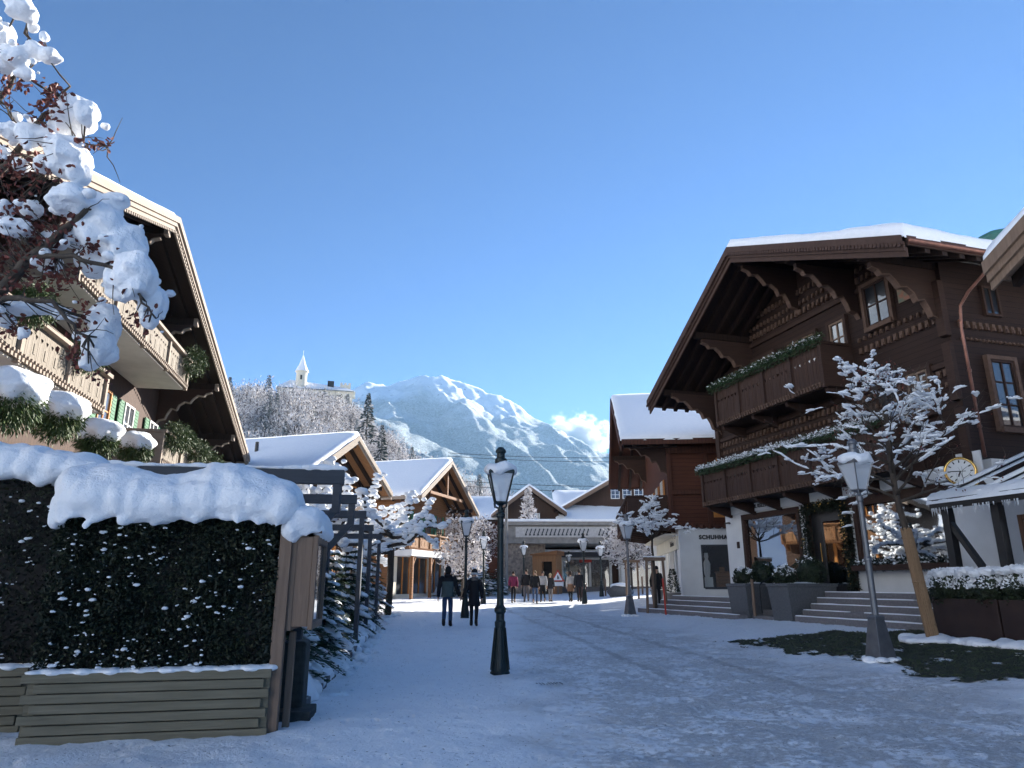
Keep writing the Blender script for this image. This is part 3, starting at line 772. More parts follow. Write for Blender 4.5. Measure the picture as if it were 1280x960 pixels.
# ground floor: white render with real openings
b = MB(); Z0, ZT = -.2, 4.42
b.box(-5.36, -4.20, -.0, .3, Z0, ZT); b.box(-4.20, -.77, 0, .3, Z0, 1.72); b.box(-4.20, 6.45, 0, .3, 4.20, ZT)
b.box(-.77, -.44, 0, .3, Z0, 4.20); b.box(-.44, 1.62, 0, .3, Z0, 1.36); b.box(1.62, 1.78, 0, .3, Z0, 4.20)
b.box(1.78, 5.35, 0, .3, Z0, 2.12); b.box(5.35, 6.45, 0, .3, Z0, 4.20); b.box(5.75, 6.452, -.05, .002, 2.0, 4.9)
b.box(6.15, 6.45, .3, 12.5, Z0, 4.70); b.box(-5.36, -5.06, .3, 12.5, Z0, ZT)
b.box(-5.0, 5.4, -.12, -.003, 4.25, 4.62)
b.build('ground_floor', M['white'], r1)
b = MB()                                   # dark reveals, lintel and frames of the shop openings
for x0, x1, z0, z1 in ((-4.2,-.77,1.72,4.2), (1.78,5.35,2.12,4.2)):
    b.box(x0, x0+.16, -.05, .25, z0, z1); b.box(x1-.16, x1, -.05, .25, z0, z1); b.box(x0+.16, x1-.16, -.05, .25, z1-.20, z1); b.box(x0+.16, x1-.16, -.05, .25, z0, z0+.09)
b.box(1.6, 5.45, -.09, -.055, 3.93, 4.22)
b.box(-.44, -.26, -.06, .25, 1.36, 4.2); b.box(1.44, 1.62, -.06, .25, 1.36, 4.2); b.box(-.26, 1.44, -.06, .25, 3.96, 4.2)
b.build('shop_frame', M['trim'], r1)
for x0, x1, z0, z1 in ((-4.04,-.93,1.81,4.0), (1.94,5.19,2.21,4.0)):
    g = MB(); g.box(x0, x1, .06, .075, z0, z1); g.build('shop_window', M['shopglass'], r1)
d = MB(); d.box(-.26, .12, .04, .12, 1.38, 3.96); d.box(.12, 1.44, .04, .12, 3.6, 3.96); d.box(.12, .22, .04, .12, 1.38, 3.6); d.box(1.34, 1.44, .04, .12, 1.38, 3.6); d.box(.22, 1.34, .04, .12, 1.38, 1.55)
dd = d.build('door', M['black'], r1); g = MB(); g.box(.22, 1.34, .07, .08, 1.55, 3.6); g.build('pane', M['shopglass'], dd)
h = MB(); h.tube([(.17,-.05,2.3),(.17,-.05,2.9)], .015, 8); h.build('handle', M['gold'], dd)
b = MB(); b.box(-5.0, 6.1, 1.9, 2.0, 0, 4.2); b.box(-5.0, 6.1, .3, 1.9, 4.15, 4.2); b.box(-5.0, 6.1, .3, 1.9, 1.3, 1.36)
b.build('shop_back_wall', M['brown'], r1)
for k, (x, w_) in enumerate([(-3.3,1.1),(-1.9,.8),(2.6,1.2),(4.2,1.2)]):
    b = MB(); b.box(x-w_/2, x+w_/2, .7, 1.3, 1.36, 2.35); b.box(x-w_/2-.05, x+w_/2+.05, .65, 1.35, 2.35, 2.42)
    for j in range(3): b.box(x-w_/2+.1+j*.3, x-w_/2+.25+j*.3, .85, 1.05, 2.42, 2.55+.12*j)
    b.build('display_counter', M['honey'], r1)
# lettering above the left shop window
text_mesh('lettering', '\u25C6 NEIL KELLY \u25C6', .20, M['ink'], r1, frame_M((-2.9,-.135,4.43), (1,0,0), (0,0,1)), .006, bold=.004)
# mirrored sign and white band modelled behind the left window to imitate a reflection
sb = MB(); sb.box(-2.35, -.95, .42, .46, 2.95, 3.45); sgn = sb.build('reflected_sign', M['enamel'], r1)
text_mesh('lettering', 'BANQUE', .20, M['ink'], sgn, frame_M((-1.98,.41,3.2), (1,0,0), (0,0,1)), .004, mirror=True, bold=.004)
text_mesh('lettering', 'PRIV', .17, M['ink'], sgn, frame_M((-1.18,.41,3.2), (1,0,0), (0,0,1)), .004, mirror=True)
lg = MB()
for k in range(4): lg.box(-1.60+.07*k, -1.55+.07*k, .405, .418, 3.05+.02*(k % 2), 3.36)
lg.build('reflected_emblem', M['ink'], sgn)
lb = MB(); lb.box(-4.0, -.95, .5, .56, 2.62, 2.78); lb.box(-4.0,-.95,.5,.55,2.82,2.86); lb.build('reflected_band', M['enamel'], r1)  # white strips imitating the sunlit awning reflected in the glass
# wall plates near the windows
q = MB(); q.box(-4.66, -4.5, -.03, -.003, 2.95, 3.2); q.build('number_plate', M['trim'], r1)
q = MB(); q.tube([(-5.0,-.03,3.95),(-5.0,-.2,3.95)], .03, 8); q.box(-5.1,-4.8,-.22,-.18,3.92,3.98); q.build('wall_hook', M['black'], r1)
# gutter and downspout
b = MB(); b.tube([(7.72,-2.6,9.82),(7.72,13,9.82)], .09, 10); b.tube([(7.6,-2.6,9.98),(7.6,13,9.98)], .03, 6); b.build('gutter', M['copper'], r1, smooth=True)
b = MB(); b.tube([(7.7,.1,9.75),(7.45,.1,9.45),(6.9,.05,9.1),(6.62,.02,8.8),(6.55,.0,8.2),(6.55,.0,4.7)], .042, 10)
for z in (5.5, 7.0, 8.4): b.tube([(6.55,0,z-.03),(6.55,0,z+.03)], .058, 10)
b.build('downspout', M['copper'], r1, smooth=True)
# chimney
b = MB(); b.box(2.5, 3.1, 6.6, 7.4, 11, 13.60); ch = b.build('chimney', M['cream'], r1)
b = MB(); b.lathe([(.50,13.55),(.68,13.68),(.62,13.82),(.2,14.0)], (2.8,7.0,0), 8, sq=True); b.build('chimney_cap', mat('green_copper', (.05,.16,.13), (.03,.10,.09), 4, .6), ch)

# garlands on the two balconies, window garland, door garland
for (x0, x1, z, n, s, sf, lab) in ((-5.0, 4.7, 6.05, 12000, 1, .34, 'snow dusted evergreen garland on the lower carved balcony rail'), (-3.6, 2.7, 9.14, 8000, 2, .05, 'dark evergreen garland on the upper carved balcony rail')):
    sprigs('garland', [W2(r1, x0, -1.3, z), W2(r1, x1, -1.3, z)], .20, n, s, lab, snowf=sf, size=.075)
sprigs('door_garland', [W2(r1,-.36,-.12,1.4), W2(r1,-.36,-.12,4.1), W2(r1,.6,-.15,4.12), W2(r1,1.54,-.12,4.1), W2(r1,1.54,-.12,1.4)], .17, 5200, 5, 'thick leafy garland framing the shop door', m_='hedge', snowf=0, size=.10)
r_ = random.Random(2); b = MB()
for k in range(90):
    t = r_.random(); x, z = ((-.36, 1.5+2.6*t*1.6) if t < .4*1 and r_.random() < 1 else (r_.uniform(-.4,1.6), 4.12) if t < .6 else (1.54, r_.uniform(1.5, 4.1)))
    z = min(z, 4.15); b.ball((x+r_.gauss(0,.06), -.28, z+r_.gauss(0,.06)), .022, 4)
o = b.build('baubles', M['gold'], None, smooth=True); o.location = r1.location; o.rotation_euler = r1.rotation_euler
tag(o, 'tiny gold baubles dotted in the garland round the shop door', 'ornaments', kind='stuff')
wb = MB(); wb.box(1.85, 5.3, -.42, -.06, 1.98, 2.14)
o = wb.build('window_box', M['trim'], None); o.location = r1.location; o.rotation_euler = r1.rotation_euler; tag(o, 'low dark window box under the big right shop window', 'window box')
sprigs('box_greenery', [W2(r1,1.9,-.25,2.2), W2(r1,5.25,-.25,2.2)], .16, 2600, 8, 'low green sprigs in the window box under the big shop window', 'plants', m_='hedge', snowf=.12)

# clock
ck = empty('wall_clock', W2(r1, 6.02, -.28, 4.40), rz, 'round brass rimmed clock on the white wall beside the glass canopy', 'clock')
ck.rotation_euler = (0, 0, rz+R(38))
b = MB(); b.M = Matrix.Rotation(R(90), 4, 'X'); b.lathe([(.27,-.16),(.34,-.14),(.37,-.02),(.375,.06),(.345,.10),(.315,.09),(.31,.05)], (0,0,0), 36); b.build('rim', M['gold'], ck, smooth=True)
b = MB(); b.M = Matrix.Rotation(R(90), 4, 'X'); b.lathe([(.312,.0),(.312,.052)], (0,0,0), 36); b.build('dial', M['enamel'], ck)
b = MB()
for k in range(12):
    a = R(30*k); b.beam((math.sin(a)*.22, -.057, math.cos(a)*.22), (math.sin(a)*.285, -.057, math.cos(a)*.285), .028, .006, up=(0,1,0))
b.build('hour_marks', M['ink'], ck)
for nm, deg, L, w_ in (('hour_hand', 202, .15, .030), ('minute_hand', 272, .22, .022), ('minute_hand', 92, .12, .014)):
    a = R(deg); b = MB(); b.beam((0,-.064,0), (math.sin(a)*L, -.064, math.cos(a)*L), w_, .006, up=(0,1,0)); b.build(nm, M['ink'], ck)
b = MB(); b.box(-.04,.04,.0,.35,-.04,.04); b.build('bracket', M['gold'], ck)

# steps in front
st = MB()
for k in range(5):
    yo = -.75-.30*k; st.box(-.9 if k < 1 else (1.35 if k > 1 else -.9), 6.2+.02*k, yo-.30, -.002 if k == 0 else yo, .2, 1.36-.17*k)
o = st.build('stone_steps', M['step'], None, bevel=.012); o.location = r1.location; o.rotation_euler = r1.rotation_euler
tag(o, 'wide grey stone steps with snow lines up to the big shop window', 'steps')
s2 = MB()
for k in range(5):
    yo = -.75-.30*k; x0 = -.9 if k < 2 else 1.4
    n = 60
    for i in range(n):
        xa = x0+(6.15-x0)*i/n; xb = x0+(6.15-x0)*(i+1)/n; q = .5+.5*noise.noise(Vector((xa*1.3, k*3.1, 2)))
        if q > .28: s2.box(xa, xb+.001, yo-.295, yo-.30+.06+.20*q, 1.36-.17*k+.001, 1.36-.17*k+.015+.02*q)
s2.build('step_snow', M['snow'], o, smooth=False)
st = MB()
for k in range(4): st.box(-8.4+.3*k, -1.0, -1.5-.38*(3-k), -.5, .2, .62+.17*k)
for k in range(2): st.box(-1.0, 1.4, -2.15+.4*k, -1.2, .2, .62+.17*k)
o = st.build('stone_steps', M['step'], None, bevel=.012); o.location = r1.location; o.rotation_euler = r1.rotation_euler
tag(o, 'low grey steps from the shoe shop corner to the granite planters', 'steps')
s2 = MB()
for k in range(4):
    for i in range(50):
        xa = -8.3+.3*k+(7.2-.3*k)*i/50; xb = xa+(7.2-.3*k)/50; q = .5+.5*noise.noise(Vector((xa*1.1, k*3.7, 5)))
        s2.box(xa, xb+.001, -1.495-.38*(3-k), -1.5-.38*(3-k)+.10+.2*q, .62+.17*k+.001, .62+.17*k+.012+.02*q)
s2.build('step_snow', M['snow'], o)

# granite planters with clipped balls
def ball_bush(name, c, r, seed, label, snow=.5, group=None, n=1500):
    rr = random.Random(seed); b = MB(); b.mi = 0; b.ball((0,0,0), r*.84, 8, .2, seed)
    for k in range(n):
        d = Vector((rr.gauss(0,1), rr.gauss(0,1), rr.gauss(0,1))).normalized(); q = d*r*(1+.10*noise.noise(d*2+Vector((seed,0,0))))*rr.uniform(.85, 1.05)
        b.mi = 1 if (d.z > .05 and noise.noise(d*2.3+Vector((seed*2.1,1,0)))+d.z*.5 > 1.0-snow*1.3) else 0
        s = .055 if b.mi else .05
        b.leaf(q, (d+Vector((rr.gauss(0,.5), rr.gauss(0,.5), rr.gauss(0,.5)))).normalized(), (rr.gauss(0,1), rr.gauss(0,1), rr.gauss(0,1)), s*.45, s)
    if snow > .9:
        b.mi = 1
        for k in range(9): b.ball((rr.gauss(0,r*.35), rr.gauss(0,r*.35), r*rr.uniform(.72,.92)), (r*rr.uniform(.2,.42), r*rr.uniform(.2,.38), r*.2), 6, .5, k+seed)
    o = b.build(name, [M['ball'], M['snow']], None, loc=c); tag(o, label, 'shrub', group); return o
for (x0, x1, y0, y1, lab) in ((-1.95, -.85, -2.35, -.95, 'smaller grey granite planter, left of the pair by the shop steps'), (.30, 1.33, -2.35, -.60, 'larger grey granite planter, right of the pair by the shop steps')):
    b = MB(); cx, cy_ = (x0+x1)/2, (y0+y1)/2
    def rect(s, z): return [(cx+(x0-cx)*s, cy_+(y0-cy_)*s, z), (cx+(x1-cx)*s, cy_+(y0-cy_)*s, z), (cx+(x1-cx)*s, cy_+(y1-cy_)*s, z), (cx+(x0-cx)*s, cy_+(y1-cy_)*s, z)]
    lv = [(.88,.45),(1.0,1.52),(1.04,1.52),(1.04,1.62),(.93,1.62),(.93,1.50)]; vs = []; fs = []
    for s, z in lv: vs += rect(s, z)
    for i in range(len(lv)-1):
        for k in range(4): fs.append((i*4+k, i*4+(k+1) % 4, (i+1)*4+(k+1) % 4, (i+1)*4+k))
    fs += [(3,2,1,0), tuple(range(len(vs)-4, len(vs)))]
    b.add(vs, fs); pt = b.build('granite_planter', M['granite'], None, bevel=.01); pt.location = r1.location; pt.rotation_euler = r1.rotation_euler
    tag(pt, lab, 'planter', 'granite planters by the steps')
    sl = MB(); sl.ball((cx,cy_,1.56), ((x1-x0)*.48,(y1-y0)*.48,.10), 8, .2, 3); sl.build('snow', M['snow'], pt, smooth=True)
ball_bush('clipped_bush', W2(r1,-1.45,-2.0,1.82), .33, 1, 'snow dusted round bush at the front of the smaller granite planter', .55, 'clipped bushes in the granite planters')
ball_bush('clipped_bush', W2(r1,-1.25,-1.35,1.92), .42, 2, 'bare dark round bush behind in the smaller granite planter', -.3, 'clipped bushes in the granite planters')
ball_bush('clipped_bush', W2(r1,.75,-2.0,1.82), .33, 3, 'snowy round bush at the street end of the larger granite planter', .6, 'clipped bushes in the granite planters')
ball_bush('clipped_bush', W2(r1,.85,-1.15,1.95), .48, 4, 'big round bush at the door end of the larger granite planter', .2, 'clipped bushes in the granite planters')
hr = MB()
hr.tube([(-.55,-2.3,.6),(-.55,-2.3,1.75)], .05, 8)
o = hr.build('rail_post', M['weather'], None); o.location = r1.location; o.rotation_euler = r1.rotation_euler; tag(o, 'short brown post standing between the two granite planters', 'post')
hr = MB()
hr.tube([(-.3,-2.2,.7),(-.3,-2.2,1.55),(-.3,-2.15,1.62),(-.3,-.5,2.35),(-.3,-.42,2.42),(-.3,-.46,2.5)], .018, 8)
hr.tube([(-.3,-.6,1.35),(-.3,-.6,2.3)], .016, 8)
o = hr.build('handrail', M['black'], None, smooth=True); o.location = r1.location; o.rotation_euler = r1.rotation_euler; tag(o, 'thin black iron handrail leading up to the garlanded door', 'handrail')

# ================================================================ glass canopy / terrace pavilion at the right edge
pv = empty('terrace_canopy', loc, rz, 'glazed lean-to canopy with dark posts and icicles at the right edge', 'canopy')
b = MB(); X0, X1, YE, YW, ZE, ZW = 7.05, 13.0, -2.5, 2.6, 3.42, 5.35
def cz(y): return ZE+(ZW-ZE)*(y-YE)/(YW-YE)
for x in (7.05, 8.3, 9.55, 10.8, 12.05): b.beam((x,YE,cz(YE)), (x,YW,cz(YW)), .09, .16)
b.beam((X0,YE,ZE-.06),(X1,YE,ZE-.06),.12,.22); b.beam((X0,YW,ZW),(X1,YW,ZW),.10,.16); b.beam((X0,.1,cz(.1)-.05),(X1,.1,cz(.1)-.05),.08,.10)
b.build('frame', M['black'], pv)
for x in (7.28, 8.52, 9.8, 11.1):
    b = MB(); b.box(x-.09, x+.09, YE+.1, YE+.28, .3, ZE-.15); b.build('post', M['black'], pv)
b = MB(); b.beam((7.28,YE+.19,3.0),(8.35,YE+.19,1.3),.11,.13,up=(0,1,0)); b.build('brace', M['black'], pv)
for x in (7.1, 8.35, 9.6, 10.85):
    b = MB(); b.add([(x,YE,cz(YE)+.06),(x+1.15,YE,cz(YE)+.06),(x+1.15,YW,cz(YW)+.06),(x,YW,cz(YW)+.06)], [(0,1,2,3)]); b.build('roof_pane', M['glass'], pv)
vs = []; fs = []; W_ = 60
for j in range(8):
    for i in range(W_):
        x = X0-.05+(X1-X0)*i/(W_-1); lim = .55+.35*noise.noise(Vector((x*1.1, 0, 1)))+.25*noise.noise(Vector((x*3.5,0,4)))
        y = YE-.10+j/7*lim; th = .13*math.sin(math.pi*min(max(j/7, .0), 1))**.6; vs.append((x, y, cz(y)+.05+th*(1+.5*noise.noise(Vector((x*3,y*3,0))))-(.06 if j == 0 else 0)))
for j in range(7):
    for i in range(W_-1): fs.append((j*W_+i, j*W_+i+1, (j+1)*W_+i+1, (j+1)*W_+i))
b = MB(); b.add(vs, fs)
for x in (7.05, 8.3, 9.55): b.beam((x,YE,cz(YE)+.12),(x,YW,cz(YW)+.12),.14,.06)
b.build('snow', M['snow'], pv, smooth=True)
b = MB(); rr = random.Random(5)
for k in range(70):
    x = rr.uniform(7.1, 11); l = rr.uniform(.04, .22); b.tube([(x,YE-.07,ZE-.14),(x,YE-.07,ZE-.14-l)], [.012,.001], 5)
b.build('icicles', M['lglass'], pv)
b = MB()
b.box(7.6, 12, .2, .3, .4, 3.9); b.build('rear_wall', M['white'], pv)
window(pv, 9.4, .9, 1.3, 2.1, YE+.5, 'brown', 'shopglass', nv=0, nh=0, f=.10)
b = MB(); b.box(8.6, 11.9, YE+1.3, YE+1.4, .4, 2.9); b.build('inner_panel', M['honeyv'], pv)

# corten trough with snowy box shrubs
tr_ = empty('steel_trough', W2(r1, 7.25, -3.15, 0), rz, 'long dark rust-brown steel trough below the terrace canopy', 'planter')
b = MB()
for k in range(3): b.box(.02+1.6*k, 1.58+1.6*k, 0, .75, .45, 1.30)
b.build('panel', M['corten'], tr_, bevel=.012)
b = MB(); b.box(-.05, 5, -.08, .8, .30, .46); b.build('footing', M['concrete'], tr_)
rr = random.Random(9)
for k in range(7):
    ball_bush('trough_bush', W2(r1, 7.45+.55*k, -2.85+.1*(k % 2), 1.50), .40+.04*rr.random(), 20+k, ('snow laden box bush at the left end of the steel trough', 'snow laden box bush second from the left end of the steel trough', 'snow laden box bush third from the left end of the steel trough', 'snow laden box bush fourth along the steel trough', 'snow laden box bush fifth along the steel trough', 'snow laden box bush sixth along the steel trough', 'snow laden box bush seventh along the steel trough')[k], .95, 'box bushes in the steel trough', 1700)

# ================================================================ R0 : neighbour chalet, only its eave corner looks into the picture
c0 = at(1237, 338, 13)
r0 = empty('neighbour_chalet', (c0.x+6.3*.278+2.4*.9606, c0.y-6.3*.9606+2.4*.278, 0), rz, 'neighbouring chalet whose snowy eave corner enters at the top right edge', 'chalet')
z_ = c0.z; PR0 = [(-6.3, z_+.1), (0, z_+3.4), (6.3, z_+.1)]
gable_roof(r0, PR0, -2.4, 11, rafters=(.5,1.0,1.5), layers=3, snow=.40, fh=.24, seed=4, fas='weather', deck='weather')
gable_wall(r0, 'wall', 'timber', -4.4, 4.4, 0, PR0, 0)
b = MB(); b.box(-4.4,-4.2,.2,10.5,0,z_+.9); b.box(4.2,4.4,.2,10.5,0,z_+.9); b.build('side_wall', M['timber'], r0)
# ================================================================ B2 : shoe shop chalet beyond the big one
BX = (-.1, -.995); B2 = (7.55, 32.5)
loc, rz2 = frame_of(B2, BX)
b2 = empty('shoe_shop_chalet', loc, rz2, 'red-brown timber chalet with white shoe shop ground floor beyond the carved chalet', 'chalet')
PB = [(-14.3, 7.9), (-6.7, 11.9), (1.05, 7.95)]
gable_roof(b2, PB, -2.45, 13, rafters=(.5,1.2,1.9), purl=(-11,-6.7,-2.5,.4), layers=2, snow=.28, fh=.34, seed=7, deck='redv', fas='redv', lump=.04)
gable_wall(b2, 'wall', 'red', -13.2, 0, 4.05, PB, -.35)
b = MB(); b.box(-.2, 0, -.15, 12, 4.05, 8.2); b.build('side_wall', M['red'], b2)
b = MB()
for y in (-.38, 1.35, 3.6): b.box(0.002, .10, y, y+.2, 4.1, 7.9)
b.box(0.002, .13, -.35, 12, 5.55, 5.72); b.box(.002,.16,-.35,12,7.45,7.75); b.box(.002,.13,-.35,12,4.05,4.25)
b.M = side_M(0.002)
x = -.3
while x < 6: b.lathe([(.01,4.0),(.14,4.02),(.14,4.16)], (x,-.07,0), 8); x += .34
b.M = None
b.build('trim_boards', M['redv'], b2)
for x in (-11, -6.7, -2.5, -.1): console(b2, x, roof_z(PB, x)-.5, 1.9, 1.5, y=-.35)
window(b2, 2.35, 5.75, .7, 1.35, -.02, 'orange', 'glass', nv=1, nh=1, MM=side_M(.002), surround='orange')
b = MB(); b.M = side_M(0.002); b.box(1.6, 2.5, -.10, -.02, 4.5, 5.4); b.build('shutter_panel', M['orange'], b2)
for x in (-2, -4.5, -7, -9.5): window(b2, x, 5.1, .8, 1.3, -.37, 'whitewood', nv=1, nh=1, shut='orange')
balcony(b2, -12, -.6, 4.45, 5.6, 2.1, mb='redv', mt='trim', cell=.3, hole=.05)
# ground floor white, window to the camera side, shops to the street
b = MB(); Z0 = 0
b.box(-.3, 0, .0, .93, Z0, 4.05); b.box(-.3, 0, .93, 2.6, Z0, 1.42); b.box(-.3, 0, .93, 2.6, 3.30, 4.05); b.box(-.3, 0, 2.6, 12, Z0, 4.05)
for x in (-2.2, -4.4, -6.6, -8.8, -11, -13.2): b.box(x, x+.4, 0, .3, Z0, 3.3)
b.box(-13.2, -.3, 0, .3, 3.3, 4.05); b.box(-1.0, -.3, 0, .3, Z0, 3.3)
b.build('ground_floor', M['white'], b2)
b = MB(); b.box(-9.5, -.35, -.10, -.002, 3.12, 3.72); b.build('fascia_sign', M['cream'], b2)
b = MB(); b.box(-9.6,-.3,-.75,-.10,3.75,3.82); b.build('awning_board', M['cream'], b2)
text_mesh('lettering', 'Schuhhaus', .34, M['ink'], b2, frame_M((-1.9,-.115,3.42), (1,0,0), (0,0,1)), .006)
b = MB(); b.box(-.22, -.03, .93, 1.0, 1.42, 3.30); b.box(-.22,-.03,2.53,2.6,1.42,3.3); b.box(-.22,-.03,1.0,2.53,3.23,3.3); b.box(-.22,.03,1.0,2.53,1.38,1.47); b.build('window_frame', M['grey'], b2)
g = MB(); g.box(-.15,-.14,1.0,2.53,1.47,3.23); g.build('shop_window', M['clearglass'], b2)
b = MB(); b.box(-2.4,-2.3,.3,5,0,4.0); b.box(-2.3,-.3,.3,5,.9,1.0); b.box(-2.3,-.3,4.9,5,0,4); b.build('shop_back_wall', M['dark'], b2)
b = MB(); b.box(-1.5,-.9,1.75,2.5,1.2,2.1); b.box(-1.5,-.9,1.7,2.55,2.1,2.15); b.box(-1.3,-1.1,1.9,2.1,2.15,2.35); b.build('display_counter', M['honey'], b2)
b = MB(); b.box(-1.2,-.8,1.1,1.5,1.0,1.9); b.lathe([(.10,1.9),(.14,2.1),(.16,2.5),(.07,2.7),(.10,2.8),(.08,2.98)], (-1,1.3,0), 10); b.build('mannequin', M['enamel'], b2)
for x in (-2.0, -4.2, -6.4, -8.6, -10.8):
    b = MB(); b.box(x-.0-2.2+.4+.2, x, .12, .14, .5, 3.25); b.build('shop_window', M['farglass'], b2)
text_mesh('lettering', 'SCHUHHAUS', .245, M['ink'], b2, side_M(0) @ frame_M((1.66,-.02,3.62), (1,0,0), (0,0,1)), .012, bold=.013, spacing=1.12)
b = MB(); b.box(-.01,.03,.35,.6,.1,.35); b.build('base_plinth', M['step'], b2)

# ================================================================ L1 : big chalet on the left
LX = (-.18302, .98311); L1 = (-14.96, 33.3)
loc, rzl = frame_of(L1, LX)
l1 = empty('balcony_chalet', loc, rzl, 'large sunlit chalet with flowered balconies and broad pale verge on the left', 'chalet')
PL = [(-28, 7.3), (-15.2, 12.05), (-.1, 7.42)]
gable_roof(l1, PL, -2.2, 12, rafters=(.45,1.0,1.55), purl=(-24,-19.5,-15.2,-11,-7,-3), layers=3, snow=.20, fh=.19, fas='palefascia', deck='soffit', seed=12, lump=.05)
gable_wall(l1, 'wall', 'brown', -27, -1.2, 0, PL, 0)
b = MB(); b.box(-27,-26.8,.2,11.5,0,7.3); b.box(-1.4,-1.2,.2,11.5,0,7.5); b.build('side_wall', M['brown'], l1)
b = MB()
n = 90
for i in range(n):
    f = (i+.5)/n; x = -28+12.8*f; z = 7.3+4.75*f; b.box(x-.035, x+.035, -2.33, -2.302, z-.50, z-.43)
    x = -15.2+15.1*f; z = 12.05-4.63*f; b.box(x-.04, x+.04, -2.33, -2.302, z-.50, z-.43)
b.build('scalloped_trim', M['palefascia'], l1)
for x in (-24, -19.5, -15.2, -11, -7, -3):
    console(l1, x, roof_z(PL, x)-.55, 1.9, 1.4, m_='palefascia')
    q = MB(); z = roof_z(PL, x)-.55; q.box(x-.12, x+.12, -2.12, -2.0, z-.05, z+.2); q.build('beam_end', M['palefascia'], l1)
balcony(l1, -19.3, -9.8, 8.35, 9.3, 1.6, mb='pale', mt='palefascia', ms='offwhite', dent='palefascia', bay=2.3, cell=.24, hole=.06)
balcony(l1, -25.5, -16.75, 5.85, 6.72, 1.6, mb='pale', mt='palefascia', ms='offwhite', dent='palefascia', bay=2.3, cell=.24, hole=.06)
balcony(l1, -11.6, -2.6, 5.45, 6.38, 1.6, mb='pale', mt='palefascia', ms='offwhite', dent='palefascia', bay=2.3, cell=.24, hole=.06)
for x in (-18,-15.5,-12.5,-10.5): window(l1, x, 8.5, .95, 1.8, -.02, 'shutter', nv=1, nh=1)
for x in (-22,-19.5,-15.5,-12.4,-10.2,-7.5,-5): window(l1, x, 6.1, .95, 1.35, -.02, 'orange' if x == -12.4 else 'whitewood', nv=1, nh=1, shut='shutter')
window(l1, -13.4, 10.0, .8, .8, -.02, 'whitewood', nv=1, nh=0)
for x in (-24,-20,-16,-12,-8,-4): window(l1, x, 1.2, 1.6, 1.9, -.02, 'orange', nv=2, nh=0)
b = MB(); b.box(-4.2,-3.4,6.0,6.8,8,10.6); b.build('chimney', M['cream'], l1)

# greenery on L1's balconies, one thing per clump
def clump(x, z, y=-1.85, r=.42, label='', seed=0, n=2400, snow=.0, group='evergreen clumps on the balconies', m_='evergreen', root=l1):
    c = W2(root, x, y, z); rr = random.Random(seed*7+1); b = MB()
    for k in range(n):
        d = Vector((rr.gauss(0,1), rr.gauss(0,1), rr.gauss(0,1))).normalized(); q = Vector((d.x*r, d.y*r, d.z*r*1.05-.12*r))*rr.uniform(.35, 1)*(1+.25*noise.noise(d*2+Vector((seed,0,0))))
        dd = (d*.5+Vector((rr.gauss(0,.4),rr.gauss(0,.4),rr.gauss(-.5,.4)))).normalized(); b.leaf(q, dd, (rr.gauss(0,1), rr.gauss(0,1), rr.gauss(0,1)), .013, rr.uniform(.07, .16))
    o = b.build('balcony_evergreen', [M[m_]], None, loc=c); tag(o, label, 'plant', group)
    if snow:
        s = MB()
        for k in range(7):
            a = rr.random()*6.28; q = r*.55*rr.random(); s.ball((math.cos(a)*q, math.sin(a)*q, r*(.62+.12*rr.random())), (r*.50, r*.50, r*.34), 6, .25, k+seed)
        s.ball((0,0,r*.62), (r*.92, r*.92, r*.42), 10, .25, seed)
        so_ = s.build('snow_cap', M['snow'], o, smooth=True); remesh_obj(so_, .05, 3)
    return o
for x, z, r, lab in ((-17.9,9.35,.42,'evergreen clump on the upper balcony rail, nearest the snowy branches'), (-10.15,9.2,.55,'evergreen clump at the far end of the upper balcony'),
                     (-21.3,6.85,.42,'sunlit green-gold clump on the near lower balcony behind the branches'), (-18.6,6.75,.46,'clump on the lower balcony rail beneath the upper balcony'),
                     (-11.0,6.35,.50,'wide dark evergreen clump at the near end of the far lower balcony'), (-9.9,6.45,.40,'dark clump on the far lower balcony beside the wide one'),
                     (-8.0,6.35,.50,'bushy clump midway along the far lower balcony'), (-5.9,6.30,.48,'second clump from the far end of the far lower balcony'), (-3.9,6.25,.46,'last clump at the far end of the far lower balcony')):
    clump(x, z, r=r, label=lab, seed=int(-x*10))
# snow-capped conifer balls on the ground terrace rail
for (u, v, t, r, lab) in ((12,500,11.5,.50,'snow capped green shrub at the left edge of the terrace rail'), (72,520,14.0,.48,'second snow capped shrub from the left along the terrace rail'),
                       (122,548,16.5,.46,'third snow capped shrub from the left along the terrace rail'), (170,560,19.5,.42,'last and smallest snow capped shrub along the terrace rail')):
    p_ = at(u, v, t); rr = random.Random(u); b = MB()
    for k in range(2800):
        d = Vector((rr.gauss(0,1), rr.gauss(0,1), rr.gauss(0,.9))).normalized(); q = d*r*rr.uniform(.3, 1)+Vector((0,0,-.1*r))
        b.leaf(q, (d*.7+Vector((rr.gauss(0,.3),rr.gauss(0,.3),-.7))).normalized(), (rr.gauss(0,1), rr.gauss(0,1), rr.gauss(0,1)), .012, rr.uniform(.08,.18))
    o = b.build('terrace_shrub', M['evergreen'], None, loc=p_); tag(o, lab, 'shrub', 'snow capped shrubs on the terrace rail')
    s = MB(); s.ball((0,0,r*.45), (r*1.12, r*1.12, r*.62), 12, .3, u)
    for k in range(6):
        a = k*1.05; s.ball((math.cos(a)*r*.75, math.sin(a)*r*.75, r*.18), (r*.38, r*.38, r*.35), 6, .3, k)
    so_ = s.build('snow_cap', M['snow'], o, smooth=True); remesh_obj(so_, .05, 3, .06, .25)
ta = at(-60, 520, 9.5); tb_ = at(235, 585, 24)
